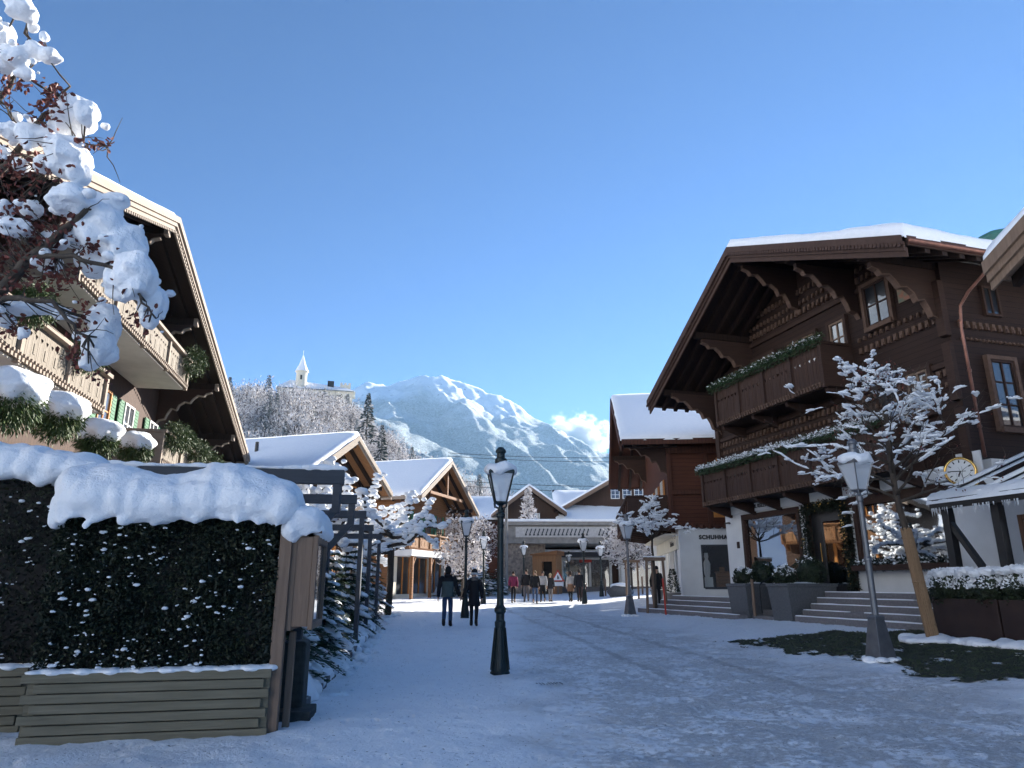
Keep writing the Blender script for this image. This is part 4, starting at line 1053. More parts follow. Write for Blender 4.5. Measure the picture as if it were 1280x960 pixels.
b = MB(); b.beam((ta.x,ta.y,ta.z-.55),(tb_.x,tb_.y,ta.z-.55),.35,.25); b.beam((ta.x-.0,ta.y,ta.z-.75),(tb_.x,tb_.y,ta.z-.75),.1,.2)
for k in range(8):
    f = k/7; x = ta.x+(tb_.x-ta.x)*f; y = ta.y+(tb_.y-ta.y)*f; b.box(x-.07,x+.07,y-.07,y+.07,.2,ta.z-.6)
o = b.build('terrace_rail', M['pale'], None); tag(o, 'pale wooden terrace rail carrying the snow capped shrubs', 'railing')

# ================================================================ smaller chalets (generic)
def small_chalet(name, label, O, xd, pts, y0, depth, wall, deck, fas, x0, x1, zg, sd, snow=.30, group=None, raft=(.6,1.3), seed=0):
    loc, rz = frame_of(O, xd); e = empty(name, loc, rz, label, 'chalet', group)
    gable_roof(e, pts, y0, depth, rafters=raft, purl=(pts[0][0]+1, pts[1][0], pts[2][0]-1), layers=2, snow=snow, fh=.26, fas=fas, deck=deck, seed=seed, lump=.04)
    gable_wall(e, 'wall', wall, x0, x1, zg, pts, 0)
    b = MB()
    for x in (x0, x1-.2): b.box(x, x+.2, .2, depth-.5, sd, roof_z(pts, x+.1)-.2)
    b.build('side_wall', M[wall], e)
    return e
FX = (.30, .954)
l2 = small_chalet('small_chalet', 'small brown chalet with snowy roof just beyond the big left chalet', (-9.3, 36.2), FX, [(-4.4,6.35),(0,8.95),(4.0,6.5)], -1.4, 13, 'brown', 'honeyv', 'palefascia', -3.5, 3.3, 0, 0, seed=21)
b = MB()
for x in (-2.2,-1.0,.2,1.4): b.box(x-.10, x+.10, -.35, -.12, 0.5, 5.2)
b.build('posts', M['orange'], l2)
balcony(l2, -3.3, 3.1, 4.2, 5.2, 1.0, mb='honeyv', mt='honey', ms='honeyv', dent='honey')
for x in (-2.2, 0, 2): window(l2, x, 5.6, .8, 1.1, -.02, 'orange', nv=1, nh=0)
cb = MB(); cb.tube([(-2.0,3.2,8.0),(-2.0,3.2,8.55)], .09, 8); cb.build('vent_pipe', M['black'], l2)
l3 = small_chalet('shop_chalet', 'honey brown chalet with lit gable and white shop awning down the street on the left', (-6.47, 51.2), FX, [(-5.1,7.15),(0,10.15),(5.7,6.95)], -2.2, 13, 'honey', 'honeyv', 'palefascia', -4.4, 4.4, 3.6, .5, seed=22, raft=(.5,1.2,1.9))
b = MB()
for z in (9.0, 8.0, 7.0): b.box(-4.2 if z < 8 else -1.6, 4.2 if z < 8 else 1.6, -.12, -.002, z, z+.16)
b.beam((-3,-1.9,7.6),(3,-1.9,7.6),.16,.2); b.beam((0,-1.9,7.6),(0,-1.9,9.7),.16,.16)
b.build('tie_beams', M['honey'], l3)
for x in (-3, -1, 1, 3): window(l3, x, 5.1, .85, 1.4, -.02, 'honey', nv=1, nh=1, shut='shutter')
for x in (-.8, .9): window(l3, x, 7.3, .75, 1.1, -.02, 'honey', nv=1, nh=1)
balcony(l3, -4.3, 4.0, 3.9, 4.9, 1.1, mb='honeyv', mt='honeyv', ms='honeyv', dent='honey')
b = MB(); b.box(-4.6, 4.6, -1.5, -.05, 3.35, 3.75); b.build('awning_band', M['enamel'], l3)
b = MB(); b.box(-4.4,-3.6,0,.3,.4,3.34); b.box(3.9,4.4,0,.3,.4,3.34); b.box(-4.4,4.4,.0,.28,.4,.95); b.box(-1.5,-1.1,0,.3,.95,3.34); b.box(1.3,1.7,0,.3,.95,3.34); b.build('ground_floor', M['cream'], l3)
for x0, x1 in ((-3.6,-1.5),(-1.1,1.3),(1.7,3.9)):
    b = MB(); b.box(x0,x1,.14,.16,.95,3.34); b.build('shop_window', M['farglass'], l3)
    b = MB(); b.box(x0,x0+.08,.08,.2,.95,3.34); b.box(x1-.08,x1,.08,.2,.95,3.34); b.box((x0+x1)/2-.04,(x0+x1)/2+.04,.08,.2,.95,3.34); b.build('window_frame', M['orange'], l3)
b = MB()
for x in (-4.2,-1.3,1.5,4.2): b.box(x-.09,x+.09,-1.45,-1.27,.5,3.34); b.beam((x,-1.36,2.6),(x+.5,-1.36,3.3),.08,.08,up=(0,1,0))
b.build('awning_posts', M['honey'], l3)
# far low dark chalet roofs
def cam_chalet(name, label, uL, uP, uR, vE, vP, t, depth, **k):
    a = at(uL, vE, t); p_ = at(uP, vP, t); c_ = at(uR, vE, t)
    return a, p_, c_
UX = (1.0, 0.0)
fa = small_chalet('far_chalet', 'small dark chalet gable with white windows above the stone passage', (2.0, 74.2), (.99,.12), [(-3.9,8.7),(-.35,11.35),(3.5,8.7)], -1.2, 14, 'brown', 'brown', 'weather', -3.1, 2.9, 0, 0, seed=31, group='dark chalets behind the stone passage')
for x in (-.1,.6): window(fa, x, 7.6, .6, 1.1, -.02, 'whitewood', nv=1, nh=1, name='window')
fb = small_chalet('far_chalet', 'big dark chalet with rows of white windows under a long snowy slope behind the passage', (13.2, 76), (.995,-.08), [(-9.0,8.75),(1.2,14.4),(11,9.3)], -1.4, 16, 'brown', 'brown', 'weather', -7.6, 10, 0, 0, seed=32, group='dark chalets behind the stone passage')
for x in (-.9,.35,1.6): window(fb, x-1.2, 10.4, .95, 1.3, -.02, 'whitewood', nv=1, nh=2)
for x in (-5.0,-2.2,-.3,2.6,4.4): window(fb, x, 6.9, 1.0, 1.35, -.02, 'whitewood', nv=1, nh=1, shut='grey')
balcony(fb, -7, 9, 5.2, 6.1, 1.3, mb='brown', mt='trim', cell=.4, hole=.05)
b = MB(); b.box(-3.2,4.5,-1.1,-.1,8.55,8.72); b.build('pent_roof', M['trim'], fb)
# long low roofs linking them
def low_roof(name, label, x0, x1, y, z0, z1, dy, wall, seed, group=None):
    e = empty(name, ((x0+x1)/2, y, 0), 0, label, 'building', group); h = (x1-x0)/2; b = MB()
    b.prism([(-h,0,z0),(-h,dy,z1),(-h,dy,z1-.2),(-h,0,z0-.2)], (0,0,0), (2*h,0,0)); b.build('roof', M['soffit'], e)
    vs = []; fs = []; W_ = 24
    for j in range(10):
        for i in range(W_):
            ed = min(i, W_-1-i, j, 9-j); th = .38*(0,.7,1,1)[min(ed,3)]*(1+.2*noise.noise(Vector((i*.5,j*.5,seed))))
            vs.append((-h-.05+(2*h+.1)*i/(W_-1), -.05+(dy+.1)*j/9, z0+(z1-z0)*j/9+th))
    for j in range(9):
        for i in range(W_-1): fs.append((j*W_+i, j*W_+i+1, (j+1)*W_+i+1, (j+1)*W_+i))
    b = MB(); b.add(vs, fs); b.build('roof_snow', M['roof_snow'], e, smooth=True)
    b = MB(); b.box(-h+.3, h-.3, 1.0, dy, 0, z0+.2); b.build('wall', M[wall], e)
    return e
la = low_roof('low_house', 'low brick-red house with wide snowy roof behind the central street lamp', -6.5, 0.2, 76, 8.2, 11.4, 6, 'red', 41)
b = MB(); b.box(-2.3,-1.5,1.5,2.3,9.0,11.2); b.box(-2.2,-1.6,1.6,2.2,11.2,11.5); b.build('chimney', M['dark'], la)
lb_ = low_roof('low_house', 'low link building with snowy roof between the two dark chalets', 4.6, 13, 74.2, 8.1, 12.0, 7, 'brown', 42)

# ================================================================ stone passage / terrace with carved band
ps = empty('stone_passage', (0, 60, 0), 0, 'long concrete terrace with carved band over a shop passage at the end of the street', 'building')
b = MB(); b.box(-.9, 19, 0, 9, 4.85, 5.15); b.box(-.9, 19, -.15, 9, 6.35, 6.62); b.box(-.9, 19, .12, 9, 5.15, 6.35); b.build('slab', M['concrete'], ps)
b = MB(); b.box(-.95, 19, -.25, 9.1, 6.62, 6.84); b.build('snow', M['snow'], ps, bevel=.06)
b = MB(); b.box(.3, 18.5, .02, .118, 5.35, 6.2); b.build('carved_band', M['carvedc'], ps)
b = MB(); x = 1.1
while x < 18:
    if abs(x-6.6) > .35 and abs(x-13) > .8: b.beam((x,-.005,5.5),(x+.22,-.005,6.05),.03,.09,up=(1,0,0)); b.box(x+.02,x+.14,.0,.02,5.50,5.62); b.box(x+.13,x+.24,.0,.02,5.92,6.04)
    x += .34
b.build('band_ornament', M['grey'], ps)
b = MB(); b.M = Matrix.Translation((13,-.02,5.78)) @ Matrix.Rotation(R(90), 4, 'X'); b.lathe([(.42,0),(.42,.05),(.33,.05),(.33,0)], (0,0,0), 24); b.build('medallion', M['dark'], ps)
b = MB(); b.box(-.9, .9, .3, 2.2, 0, 4.85); b.box(-.95,.6,.25,.3,3.9,4.0); b.build('pillar', M['stone'], ps)
b = MB(); b.box(.9, 2.8, 1.0, 3.0, 0, 4.85); b.build('pillar', M['stone'], ps)
b = MB(); b.box(2.81, 19, 7.2, 7.4, 0, 4.85); b.build('back_wall', M['brown'], ps)
# shop front in the passage
b = MB()
for x0, x1 in ((4.6,7.0),(7.3,8.9)): b.box(x0,x1,7.02,7.06,1.3,3.8)
b.build('shop_window', M['farglass'], ps)
b = MB(); b.box(10.0,15.2,6.9,7.02,1.35,3.75); b.build('show_window', M['farglass'], ps)
b = MB()
for x in (4.5,7.05,8.95,9.8,15.2): b.box(x,x+.22,6.85,7.19,1.0,3.95)
b.box(4.5,15.4,6.86,7.19,3.75,3.95); b.box(4.5,15.4,6.86,7.19,1.1,1.34); b.build('shop_frame', M['whitewood'], ps)
b = MB(); b.box(2.9,16,4.8,6.8,3.95,4.35); b.build('canopy', M['grey'], ps)
b = MB(); b.box(2.8,16.1,4.7,6.85,4.35,4.58); b.build('canopy_snow', M['snow'], ps, bevel=.08)
b = MB()
for k in range(4): b.box(2.8,18,3.6+.45*k,7.15,.5,.92+.15*k)
b.build('steps', M['step'], ps)
b = MB()
for x in (9.45,): b.box(x,x+.5,3.0,3.5,0,4.85)
b.build('column', M['whitewood'], ps)
b = MB(); b.box(6.2,7.3,6.55,6.62,3.5,3.75); b.build('red_sign', M['redpaint'], ps)
b = MB(); b.box(15.5,17,6.8,7.15,1.0,3.9); b.build('dark_door', M['dark'], ps)
# small lit kiosk in front of the pillar
k_ = empty('wooden_kiosk', (2.5, 58.5, .84), R(-20), 'small honey coloured wooden kiosk with dark doorway by the stone pillars', 'kiosk')
b = MB(); b.box(-.9,-.1,0,1.6,0,3.0); b.box(-.1,.75,0,1.6,2.5,3.0); b.box(.75,1.1,0,1.6,0,3.0); b.box(-.1,.75,.8,1.6,0,2.5); b.build('wall', M['honeyv'], k_)
b = MB(); b.box(-.1,.75,.5,.58,0,2.5); b.build('door', M['dark'], k_)
b = MB(); b.prism([(-1.05,0,3.0),(1.25,0,3.0),(1.25,0,3.35),(-1.05,0,3.1)], (0,-.2,0), (0,1.9,0)); b.build('roof', M['honey'], k_)

# ================================================================ castle on the hill
cs = empty('castle', at(395, 500, 280), R(14), 'cream castle with pointed turret and square tower on the wooded hill', 'castle')
b = MB(); b.box(-14,14,-5,5,-12,3.2); b.build('wall', M['cream'], cs)
b = MB(); b.prism([(-15.5,-6,3.0),(-11,0,7.2),(-15.5,6,3.0)], (0,0,0), (.01,0,0))
b = MB(); b.add([(-15,-6,2.8),(15,-6,2.8),(15,6,2.8),(-15,6,2.8),(-10.5,0,7.4),(11,0,5.6)], [(0,1,5,4),(1,2,5),(2,3,4,5),(3,0,4),(3,2,1,0)]); b.build('roof', M['frostdark'], cs)
b = MB(); b.add([(-15,-6,3.0),(15,-6,3.0),(11,0,5.85),(-10.5,0,7.65)], [(0,1,2,3)]); b.build('roof_snow', M['roof_snow'], cs)
b = MB()
for x in range(-12, 14, 3):
    b = MB(); b.box(x-.5,x+.5,-5.1,-5,-1,1.2); b.build('window', M['dark'], cs)
b = MB(); b.box(4,6.5,-1,1,5,8); b.build('chimney', M['dark'], cs)
tw = at(376, 482, 278)-cs.location; a = -cs.rotation_euler[2]
tx, ty = tw.x*math.cos(a)-tw.y*math.sin(a), tw.x*math.sin(a)+tw.y*math.cos(a)
b = MB(); b.lathe([(2.1,tw.z-12),(2.1,tw.z+5.0),(2.35,tw.z+5.3),(2.35,tw.z+5.9)], (tx,ty,0), 20); q = b.build('turret', M['cream'], cs)
b = MB(); b.lathe([(2.7,tw.z+5.7),(1.4,tw.z+8.4),(.45,tw.z+11.4),(.07,tw.z+12.8),(.06,tw.z+14.6)], (tx,ty,0), 20); b.build('spire', M['roof_snow'], q)
b = MB(); b.box(tx-.35,tx+.35,ty-2.2,ty-1.9,tw.z+2.0,tw.z+3.8); b.build('window', M['dark'], q)
tq = at(431, 494, 285)-cs.location; tx, ty = tq.x*math.cos(a)-tq.y*math.sin(a), tq.x*math.sin(a)+tq.y*math.cos(a)
b = MB(); b.box(tx-2.1,tx+2.1,ty-2.1,ty+2.1,tq.z-10,tq.z+3.8)
for i in (-1.6,0,1.6): b.box(tx+i-.45,tx+i+.45,ty-2.1,ty-1.4,tq.z+3.8,tq.z+4.6)
b.build('square_tower', M['cream'], cs)
# overhead cables
for i, (u1, v1, t1, u2, v2, t2) in enumerate([(560,566,95,1000,560,95),(560,570,95,1000,566,95),(560,600,90,1000,596,90),(560,606,90,1000,603,90)]):
    a = at(u1, v1, t1); c_ = at(u2, v2, t2); pts = []
    for k in range(21):
        f = k/20; p_ = a.lerp(c_, f); p_.z -= 1.0*4*f*(1-f); pts.append(p_)
    b = MB(); b.tube(pts, .035, 5); o = b.build('overhead_cable', M['black'], None); tag(o, ('uppermost overhead cable crossing the mountain view','second overhead cable from the top across the mountain','third overhead cable from the top across the mountain','lowest overhead cable crossing in front of the mountain')[i], 'cable', 'overhead cables')
# ================================================================ snow helper
def snow_lumps(name, lumps, voxel, parent=None, loc=None, smooth=4, disp=.04, dscale=.3, lump=.2, kind=None):
    b = MB()
    for i, (c, r) in enumerate(lumps): b.ball(c, r, 8, lump, i)
    o = b.build(name, M['snow'], parent, smooth=True, loc=loc)
    remesh_obj(o, voxel, smooth, disp, dscale); o.data.materials.clear() if not o.data.materials else None
    if not o.data.materials: o.data.materials.append(M['snow'])
    o.data.polygons.foreach_set('use_smooth', [True]*len(o.data.polygons))
    if kind: o['kind'] = kind
    return o

# ================================================================ street lamps
def lantern(root, z0, s=1.0, mt='iron', cap=True, seed=0):
    """four sided tapered lantern standing on z0"""
    H = .52*s; wb = .095*s; wt = .21*s
    f = MB()
    f.lathe([(.05*s,-.12*s),(.035*s,-.05*s),(wb*1.25,0),(wb*1.25,.02*s)], (0,0,z0), 8)
    cs_ = [(-1,-1),(1,-1),(1,1),(-1,1)]
    for (a, c_), (a2, c2) in zip(cs_, cs_[1:]+cs_[:1]):
        f.beam((a*wb,c_*wb,z0),(a*wt,c_*wt,z0+H),.022*s,.022*s); f.beam((a*wb,c_*wb,z0+.01),(a2*wb,c2*wb,z0+.01),.02*s,.02*s); f.beam((a*wt,c_*wt,z0+H),(a2*wt,c2*wt,z0+H),.03*s,.035*s)
        f.tube([(a*.03*s,c_*.03*s,z0-.10*s),(a*.10*s,c_*.10*s,z0-.07*s),(a*wb*1.15,c_*wb*1.15,z0+.01)], .010*s, 5)
    f.build('lantern_frame', M[mt], root)
    for k, ((a, c_), (a2, c2)) in enumerate(zip(cs_, cs_[1:]+cs_[:1])):
        q = MB(); q.add([(a*wb*.97,c_*wb*.97,z0+.01),(a2*wb*.97,c2*wb*.97,z0+.01),(a2*wt*.97,c2*wt*.97,z0+H),(a*wt*.97,c_*wt*.97,z0+H)], [(0,1,2,3)]); q.build('glass_pane', M['lglass'], root)
    q = MB(); q.lathe([(.018*s,.02*s),(.018*s,.2*s),(.045*s,.23*s),(.05*s,.32*s),(.02*s,.37*s)], (0,0,z0), 10); q.build('bulb', M['enamel'], root, smooth=True)
    c_ = MB(); c_.lathe([(wt*1.52,H),(wt*1.52,H+.02*s),(wt*.75,H+.17*s),(wt*.72,H+.19*s)], (0,0,z0), 4, sq=True)
    c_.lathe([(.11*s,H+.16*s),(.105*s,H+.26*s),(.075*s,H+.28*s),(.07*s,H+.36*s),(.095*s,H+.38*s),(.09*s,H+.42*s),(.05*s,H+.47*s)], (0,0,z0), 14)
    c_.build('lantern_cap', M[mt], root)
    if cap:
        rr = random.Random(seed); L = []
        for k in range(9):
            a = 6.28*k/9+.2; L.append(((math.cos(a)*.17*s, math.sin(a)*.17*s, z0+H+.07*s+rr.uniform(-.02,.03)), (.14*s,.14*s,.11*s)))
        for k in range(rr.choice([1,2])):
            a = rr.random()*6.28; L.append(((math.cos(a)*.22*s, math.sin(a)*.22*s, z0+H+.03*s), (.12*s,.12*s,.09*s)))
        snow_lumps('snow_cap', L, .03*s, root, smooth=4, disp=.02, dscale=.12)
    return H
def lamp_iron(x, y, label, h=3.8, seed=0, s=1.0, rz=.1):
    root = empty('street_lamp', (x, y, gz(x, y)-.02), rz, label, 'street lamp', 'street lamps along the pedestrian street')
    zt = (h-1.02)*1.0
    b = MB()
    b.lathe([(.165,0),(.165,.04),(.15,.06),(.155,.12),(.135,.2),(.105,.42),(.082,.72),(.092,.78),(.092,.83),(.070,.86),(.072,.96),(.098,1.0),(.098,1.05),(.062,1.10),(.058,1.2),(.052,zt-.42),(.062,zt-.40),(.062,zt-.36),(.052,zt-.34),(.056,zt-.24),(.078,zt-.22),(.078,zt-.17),(.045,zt-.14),(.05,zt-.08)], (0,0,0), 20)
    for k in range(10):
        a = k*.628; b.beam((math.cos(a)*.155,math.sin(a)*.155,.08),(math.cos(a)*.088,math.sin(a)*.088,.74),.02,.02)
    b.build('post', M['iron'], root, smooth=False, bevel=0)
    lantern(root, zt+.02, s, seed=seed)
    return root
def lamp_grey(x, y, label, h=3.9, seed=0, rz=.3):
    root = empty('street_lamp', (x, y, gz(x, y)-.02), rz, label, 'street lamp', 'street lamps along the pedestrian street')
    zt = h-1.02; b = MB()
    b.lathe([(.058,.7),(.058,1.75),(.066,1.76),(.066,1.80),(.052,1.82),(.046,zt-.2),(.06,zt-.18),(.06,zt-.10),(.045,zt-.08)], (0,0,0), 16); b.build('post', M['grey_iron'], root, smooth=False)
    b = MB(); b.lathe([(.27,0),(.14,.72),(.15,.73),(.15,.77),(.09,.79)], (0,0,0), 4, sq=True); b.build('pedestal', M['grey_iron'], root, bevel=.008)
    lantern(root, zt+.02, 1.0, 'grey_iron', seed=seed)
    L = [((math.cos(k)*.24, math.sin(k)*.24, .03), (.13,.13,.07)) for k in range(7)]; snow_lumps('base_snow', L, .04, root, smooth=3)
    return root
lamp_iron(-.20, 12.51, 'tall dark green cast iron street lamp in the middle foreground', 3.82, 3)
lamp_grey(6.60, 13.45, 'grey street lamp on a square tapered pedestal at the lawn edge', 4.05, 5)
lamp_grey(4.60, 28.8, 'street lamp on a snowy pedestal in front of the white shoe shop', 3.95, 6)
lamp_iron(3.94, 39.92, 'dark street lamp standing at the edge of the sunlit snow, right of the walking group', 3.8, 7)
lamp_iron(6.09, 49.9, 'farther street lamp between the show window and the round boulder', 3.7, 8)
lamp_iron(.85, 52.5, 'street lamp rising behind the walking group by the wooden kiosk', 3.9, 9)
lamp_iron(-1.56, 39.9, 'thin street lamp just right of the woman in the long coat', 3.9, 10)
lamp_iron(-1.75, 27.5, 'street lamp right behind the couple, its snowy head above them', 4.0, 11)
lamp_iron(4.9, 62.5, 'small far street lamp in front of the passage shop door', 3.6, 12, .9)
# pale pole behind the central lamp
b = MB(); b.tube([(0,0,0),(0,0,9.6)], [.13,.11], 12); b.lathe([(.2,0),(.18,.1)], (0,0,9.6), 12)
tag(b.build('flagpole', M['concrete'], None, loc=(-.45, 57, .8), smooth=False), 'plain pale pole rising just right of the central street lamp', 'pole')

# ================================================================ people
def skin(name, J, E, mt, parent, sub=1, root=0):
    me = bpy.data.meshes.new(name); me.from_pydata([j[0] for j in J], E, []); o = bpy.data.objects.new(name, me); col.objects.link(o)
    md = o.modifiers.new('skin', 'SKIN'); md.use_smooth_shade = True
    for i, j in enumerate(J):
        r_ = j[1]; r_ = (r_, r_) if not isinstance(r_, tuple) else r_
        me.skin_vertices[0].data[i].radius = r_; me.skin_vertices[0].data[i].use_root = (i == root)
    s = o.modifiers.new('sub', 'SUBSURF'); s.levels = sub; s.render_levels = sub
    bake(o); o.data.materials.clear(); o.data.materials.append(mt); o.parent = parent
    return o
cmat = {}
def cloth(name, c):
    if name not in cmat: cmat[name] = mat(name, c, tuple(x*.75 for x in c), 9, .85, .2, dist=.01)
    return cmat[name]
SKIN = mat('skin_tone', (.50,.30,.21), (.42,.24,.17), 8, .6, .05)
def person(x, y, H, rz, label, jacket, jlen, trousers, hat=None, hair=None, stride=.18, arms=(0,0), hood=None, boots=(.03,.025,.022), lower=None, yoke=None, lean=0, female=False, bag=None, gloves=True, seed=0, band=None):
    """figure faces local +y; arms=(left,right) swing; jlen = hem height as share of H"""
    root = empty('person', (x, y, gz(x, y)-.01), rz, label, 'person'); k = H/1.78; sw = .185 if not female else .165
    def P_(a, b_, c_): return (a*k, b_*k, c_*k)
    hipw = .09; st = stride
    # body: pelvis root, spine, neck, head, arms with fingers, legs
    J = [(P_(0,0,.95), (.13*k,.10*k)), (P_(0,.005,1.12), (.125*k,.095*k)), (P_(0,lean*.3,1.32), (.15*k,.10*k)), (P_(0,lean*.5,1.46), (.075*k,.07*k)), (P_(0,lean*.6,1.53), (.052*k,.055*k)),
         (P_(0,lean*.7+.015,1.61), (.072*k,.082*k)), (P_(0,lean*.7+.01,1.70), (.072*k,.088*k)), (P_(0,lean*.7,1.765), (.04*k,.05*k))]
    E = [(0,1),(1,2),(2,3),(3,4),(4,5),(5,6),(6,7)]; arm = []; leg = []
    for sgn, swg in ((-1, arms[0]), (1, arms[1])):
        b0 = len(J); S = P_(sgn*sw, lean*.5, 1.43)
        if isinstance(swg, tuple): el, wr = swg
        else: el = (sgn*(sw+.07), swg*.12-.02, 1.15); wr = (sgn*(sw+.075), swg*.30+.04, .90)
        el = P_(*el); wr = P_(*wr); hd = Vector(wr)-Vector(el); hd.normalize(); hn = Vector(wr)+hd*.075*k
        J += [(S, .055*k), (el, .042*k), (wr, .028*k), (tuple(hn), (.036*k,.020*k))]; E += [(2,b0),(b0,b0+1),(b0+1,b0+2),(b0+2,b0+3)]; arm.append((S, el, wr, tuple(hn)))
        sd_ = hd.cross(Vector((1,0,0))); sd_.normalize()
        for q, (o_, L) in enumerate(((-.026,.060),(-.009,.072),(.009,.068),(.026,.054))):
            i = len(J); b1 = hn+sd_*o_*k+hd*.012*k; p1 = b1+hd*L*.55*k; p2 = p1+(hd*.8+Vector((-sgn*.5,.1,0))).normalized()*L*.5*k
            J += [(tuple(b1), .010*k), (tuple(p1), .009*k), (tuple(p2), .007*k)]; E += [(b0+3,i),(i,i+1),(i+1,i+2)]
        i = len(J); t1 = Vector(wr)+hd*.03*k+sd_*.035*k; t2 = t1+(hd*.8+sd_*.5).normalized()*.05*k
        J += [(tuple(t1), .011*k), (tuple(t2), .009*k)]; E += [(b0+2,i),(i,i+1)]
    for sgn in (-1, 1):
        b0 = len(J); f = sgn*st
        hip = P_(sgn*hipw, 0, .90); kn = P_(sgn*hipw*1.0, f*.55+.03, .50); an = P_(sgn*hipw, f-.02-(.04 if f < 0 else 0), .085+(.05 if f < -.1 else 0)); toe = P_(sgn*hipw*1.15, f+.13, .035+(.0 if f < -.1 else 0))
        J += [(hip, .085*k), (kn, .058*k), (an, .040*k), (toe, (.040*k,.026*k))]; E += [(0,b0),(b0,b0+1),(b0+1,b0+2),(b0+2,b0+3)]; leg.append((hip, kn, an, toe))
    body = skin('body', J, E, SKIN if not gloves else SKIN, root, 1)
    # face: nose, ears, eyes sit on the head
    fz = 1.665*k; fy = (lean*.7+.01)*k
    fb = MB(); fb.ball((0, fy+.098*k, fz-.02*k), (.013*k,.020*k,.024*k), 6); fb.ball((-.078*k, fy, fz), (.012*k,.02*k,.03*k), 5); fb.ball((.078*k, fy, fz), (.012*k,.02*k,.03*k), 5); fb.ball((0, fy+.085*k, fz-.065*k), (.024*k,.010*k,.007*k), 5)
    fb.build('face', SKIN, root, smooth=True)
    eb = MB(); eb.ball((-.03*k, fy+.085*k, fz+.01*k), .010*k, 5); eb.ball((.03*k, fy+.085*k, fz+.01*k), .010*k, 5); eb.build('eyes', M['ink'], root, smooth=True)
    # trousers
    J = [(P_(0,0,.93), (.135*k,.105*k)), (P_(0,0,1.02), (.13*k,.10*k))]; E = [(0,1)]
    for L in leg:
        i = len(J); an = Vector(L[2])+Vector((0,0,.03*k)); J += [(L[0], .098*k), (L[1], .073*k), (tuple(an), .062*k if not female else .05*k)]; E += [(0,i),(i,i+1),(i+1,i+2)]
    skin('trousers', J, E, cloth('cloth_%02d%02d%02d' % tuple(int(c*99) for c in trousers), trousers), root, 1)
    # boots
    b = MB()
    for L in leg:
        an, toe = Vector(L[2]), Vector(L[3]); b.tube([an+Vector((0,-.03*k,.10*k)), an+Vector((0,-.015*k,.0)), an+Vector((0,-.01*k,-.045*k))], [.052*k,.056*k,.05*k], 10)
        b.ball(((an.x+toe.x)/2, (an.y+toe.y)/2+.02*k, (an.z+toe.z)/2-.015*k), (.05*k,.135*k,.045*k), 8)
    b.build('boots', cloth('boots_%02d' % int(boots[0]*99), boots), root, smooth=True)
    # jacket: lofted torso with folds + sleeves
    b = MB(); hem = jlen*1.78; n = 24; rings = []
    prof = [(1.50,.060,.062),(1.47,.115,.085),(1.42,.190*sw/.185,.115),(1.33,.205*sw/.185,.130),(1.20,.190*sw/.185,.132),(1.05,.180*sw/.185,.130),(.95,.192*sw/.185,.138)]
    prof = [p for p in prof if p[0] > hem+.03]; zl, al, bl = prof[-1]
    extra = 4
    for q in range(1, extra+1):
        f = q/extra; prof.append((zl+(hem-zl)*f, al+(.03+.02*(zl-hem))*f, bl+(.02+.03*(zl-hem))*f+st*.12*f))
    vs = []; fs = []
    for z, a_, b_ in prof:
        for t in range(n):
            th = 6.2832*t/n; fo = 1+.03*math.sin(th*5+z*9+seed)+.02*math.sin(th*9-z*14)
            vs.append(P_(math.cos(th)*a_*fo, math.sin(th)*b_*fo+lean*(z-.9), z))
    for i in range(len(prof)-1):
        for t in range(n): fs.append((i*n+t, i*n+(t+1) % n, (i+1)*n+(t+1) % n, (i+1)*n+t))
    fs.append(tuple((len(prof)-1)*n+t for t in range(n)))
    b.add(vs, fs)
    if yoke:
        for i, f in enumerate(b.f):
            if max(vs[j][2] for j in f) > 1.34*k: b.m[i] = 1
    b.mi = 1 if yoke else 0
    for S, el, wr, hn in arm:
        S, el, wr = Vector(S), Vector(el), Vector(wr); pts = [S+Vector((0,0,.02*k)), S.lerp(el,.35), el, el.lerp(wr,.5), wr]; b.tube(pts, [.075*k,.078*k,.066*k,.060*k,.050*k], 12)
        b.ball(tuple(S), (.085*k,.08*k,.075*k), 8)
    jm = cloth('cloth_%02d%02d%02d' % tuple(int(c*99) for c in jacket), jacket); ms = [jm]
    if yoke: ms.append(cloth('cloth_%02d%02d%02d' % tuple(int(c*99) for c in yoke), yoke))
    b.build('jacket', ms, root, smooth=True)
    if lower:
        b = MB(); vs = []; fs = []
        for z, a_, b_ in ((1.02,.16,.12),(.85,.19,.15),(.62,.22,.18)):
            for t in range(n):
                th = 6.2832*t/n; fo = 1+.05*math.sin(th*6); vs.append(P_(math.cos(th)*a_*fo, math.sin(th)*b_*fo, z))
        for i in range(2):
            for t in range(n): fs.append((i*n+t, i*n+(t+1) % n, (i+1)*n+(t+1) % n, (i+1)*n+t))
        b.add(vs, fs); b.build('skirt', cloth('skirt_%02d' % int(lower[0]*99), lower), root, smooth=True)
    hy = fy
    if hood:
        b = MB(); b.ball((0, hy-.035*k, 1.50*k), (.125*k,.10*k,.075*k), 10, .15, 2); b.ball((0,hy-.02*k,1.665*k), (.103*k,.115*k,.135*k), 10, .08, 3) if hood[1] else None
        b.build('hood', cloth('hood_%02d' % int(hood[0][0]*99), hood[0]), root, smooth=True)
    if hair:
        b = MB(); b.ball((0, hy-.02*k, 1.685*k), (.092*k,.105*k,.110*k), 10, .1, 5)
        if hair[1]: b.ball((0, hy-.075*k, (1.60-.06*hair[1])*k), (.085*k,.05*k,(.09+.10*hair[1])*k), 8, .2, 7)
        b.build('hair', cloth('hair_%02d' % int(hair[0][0]*99), hair[0]), root, smooth=True)
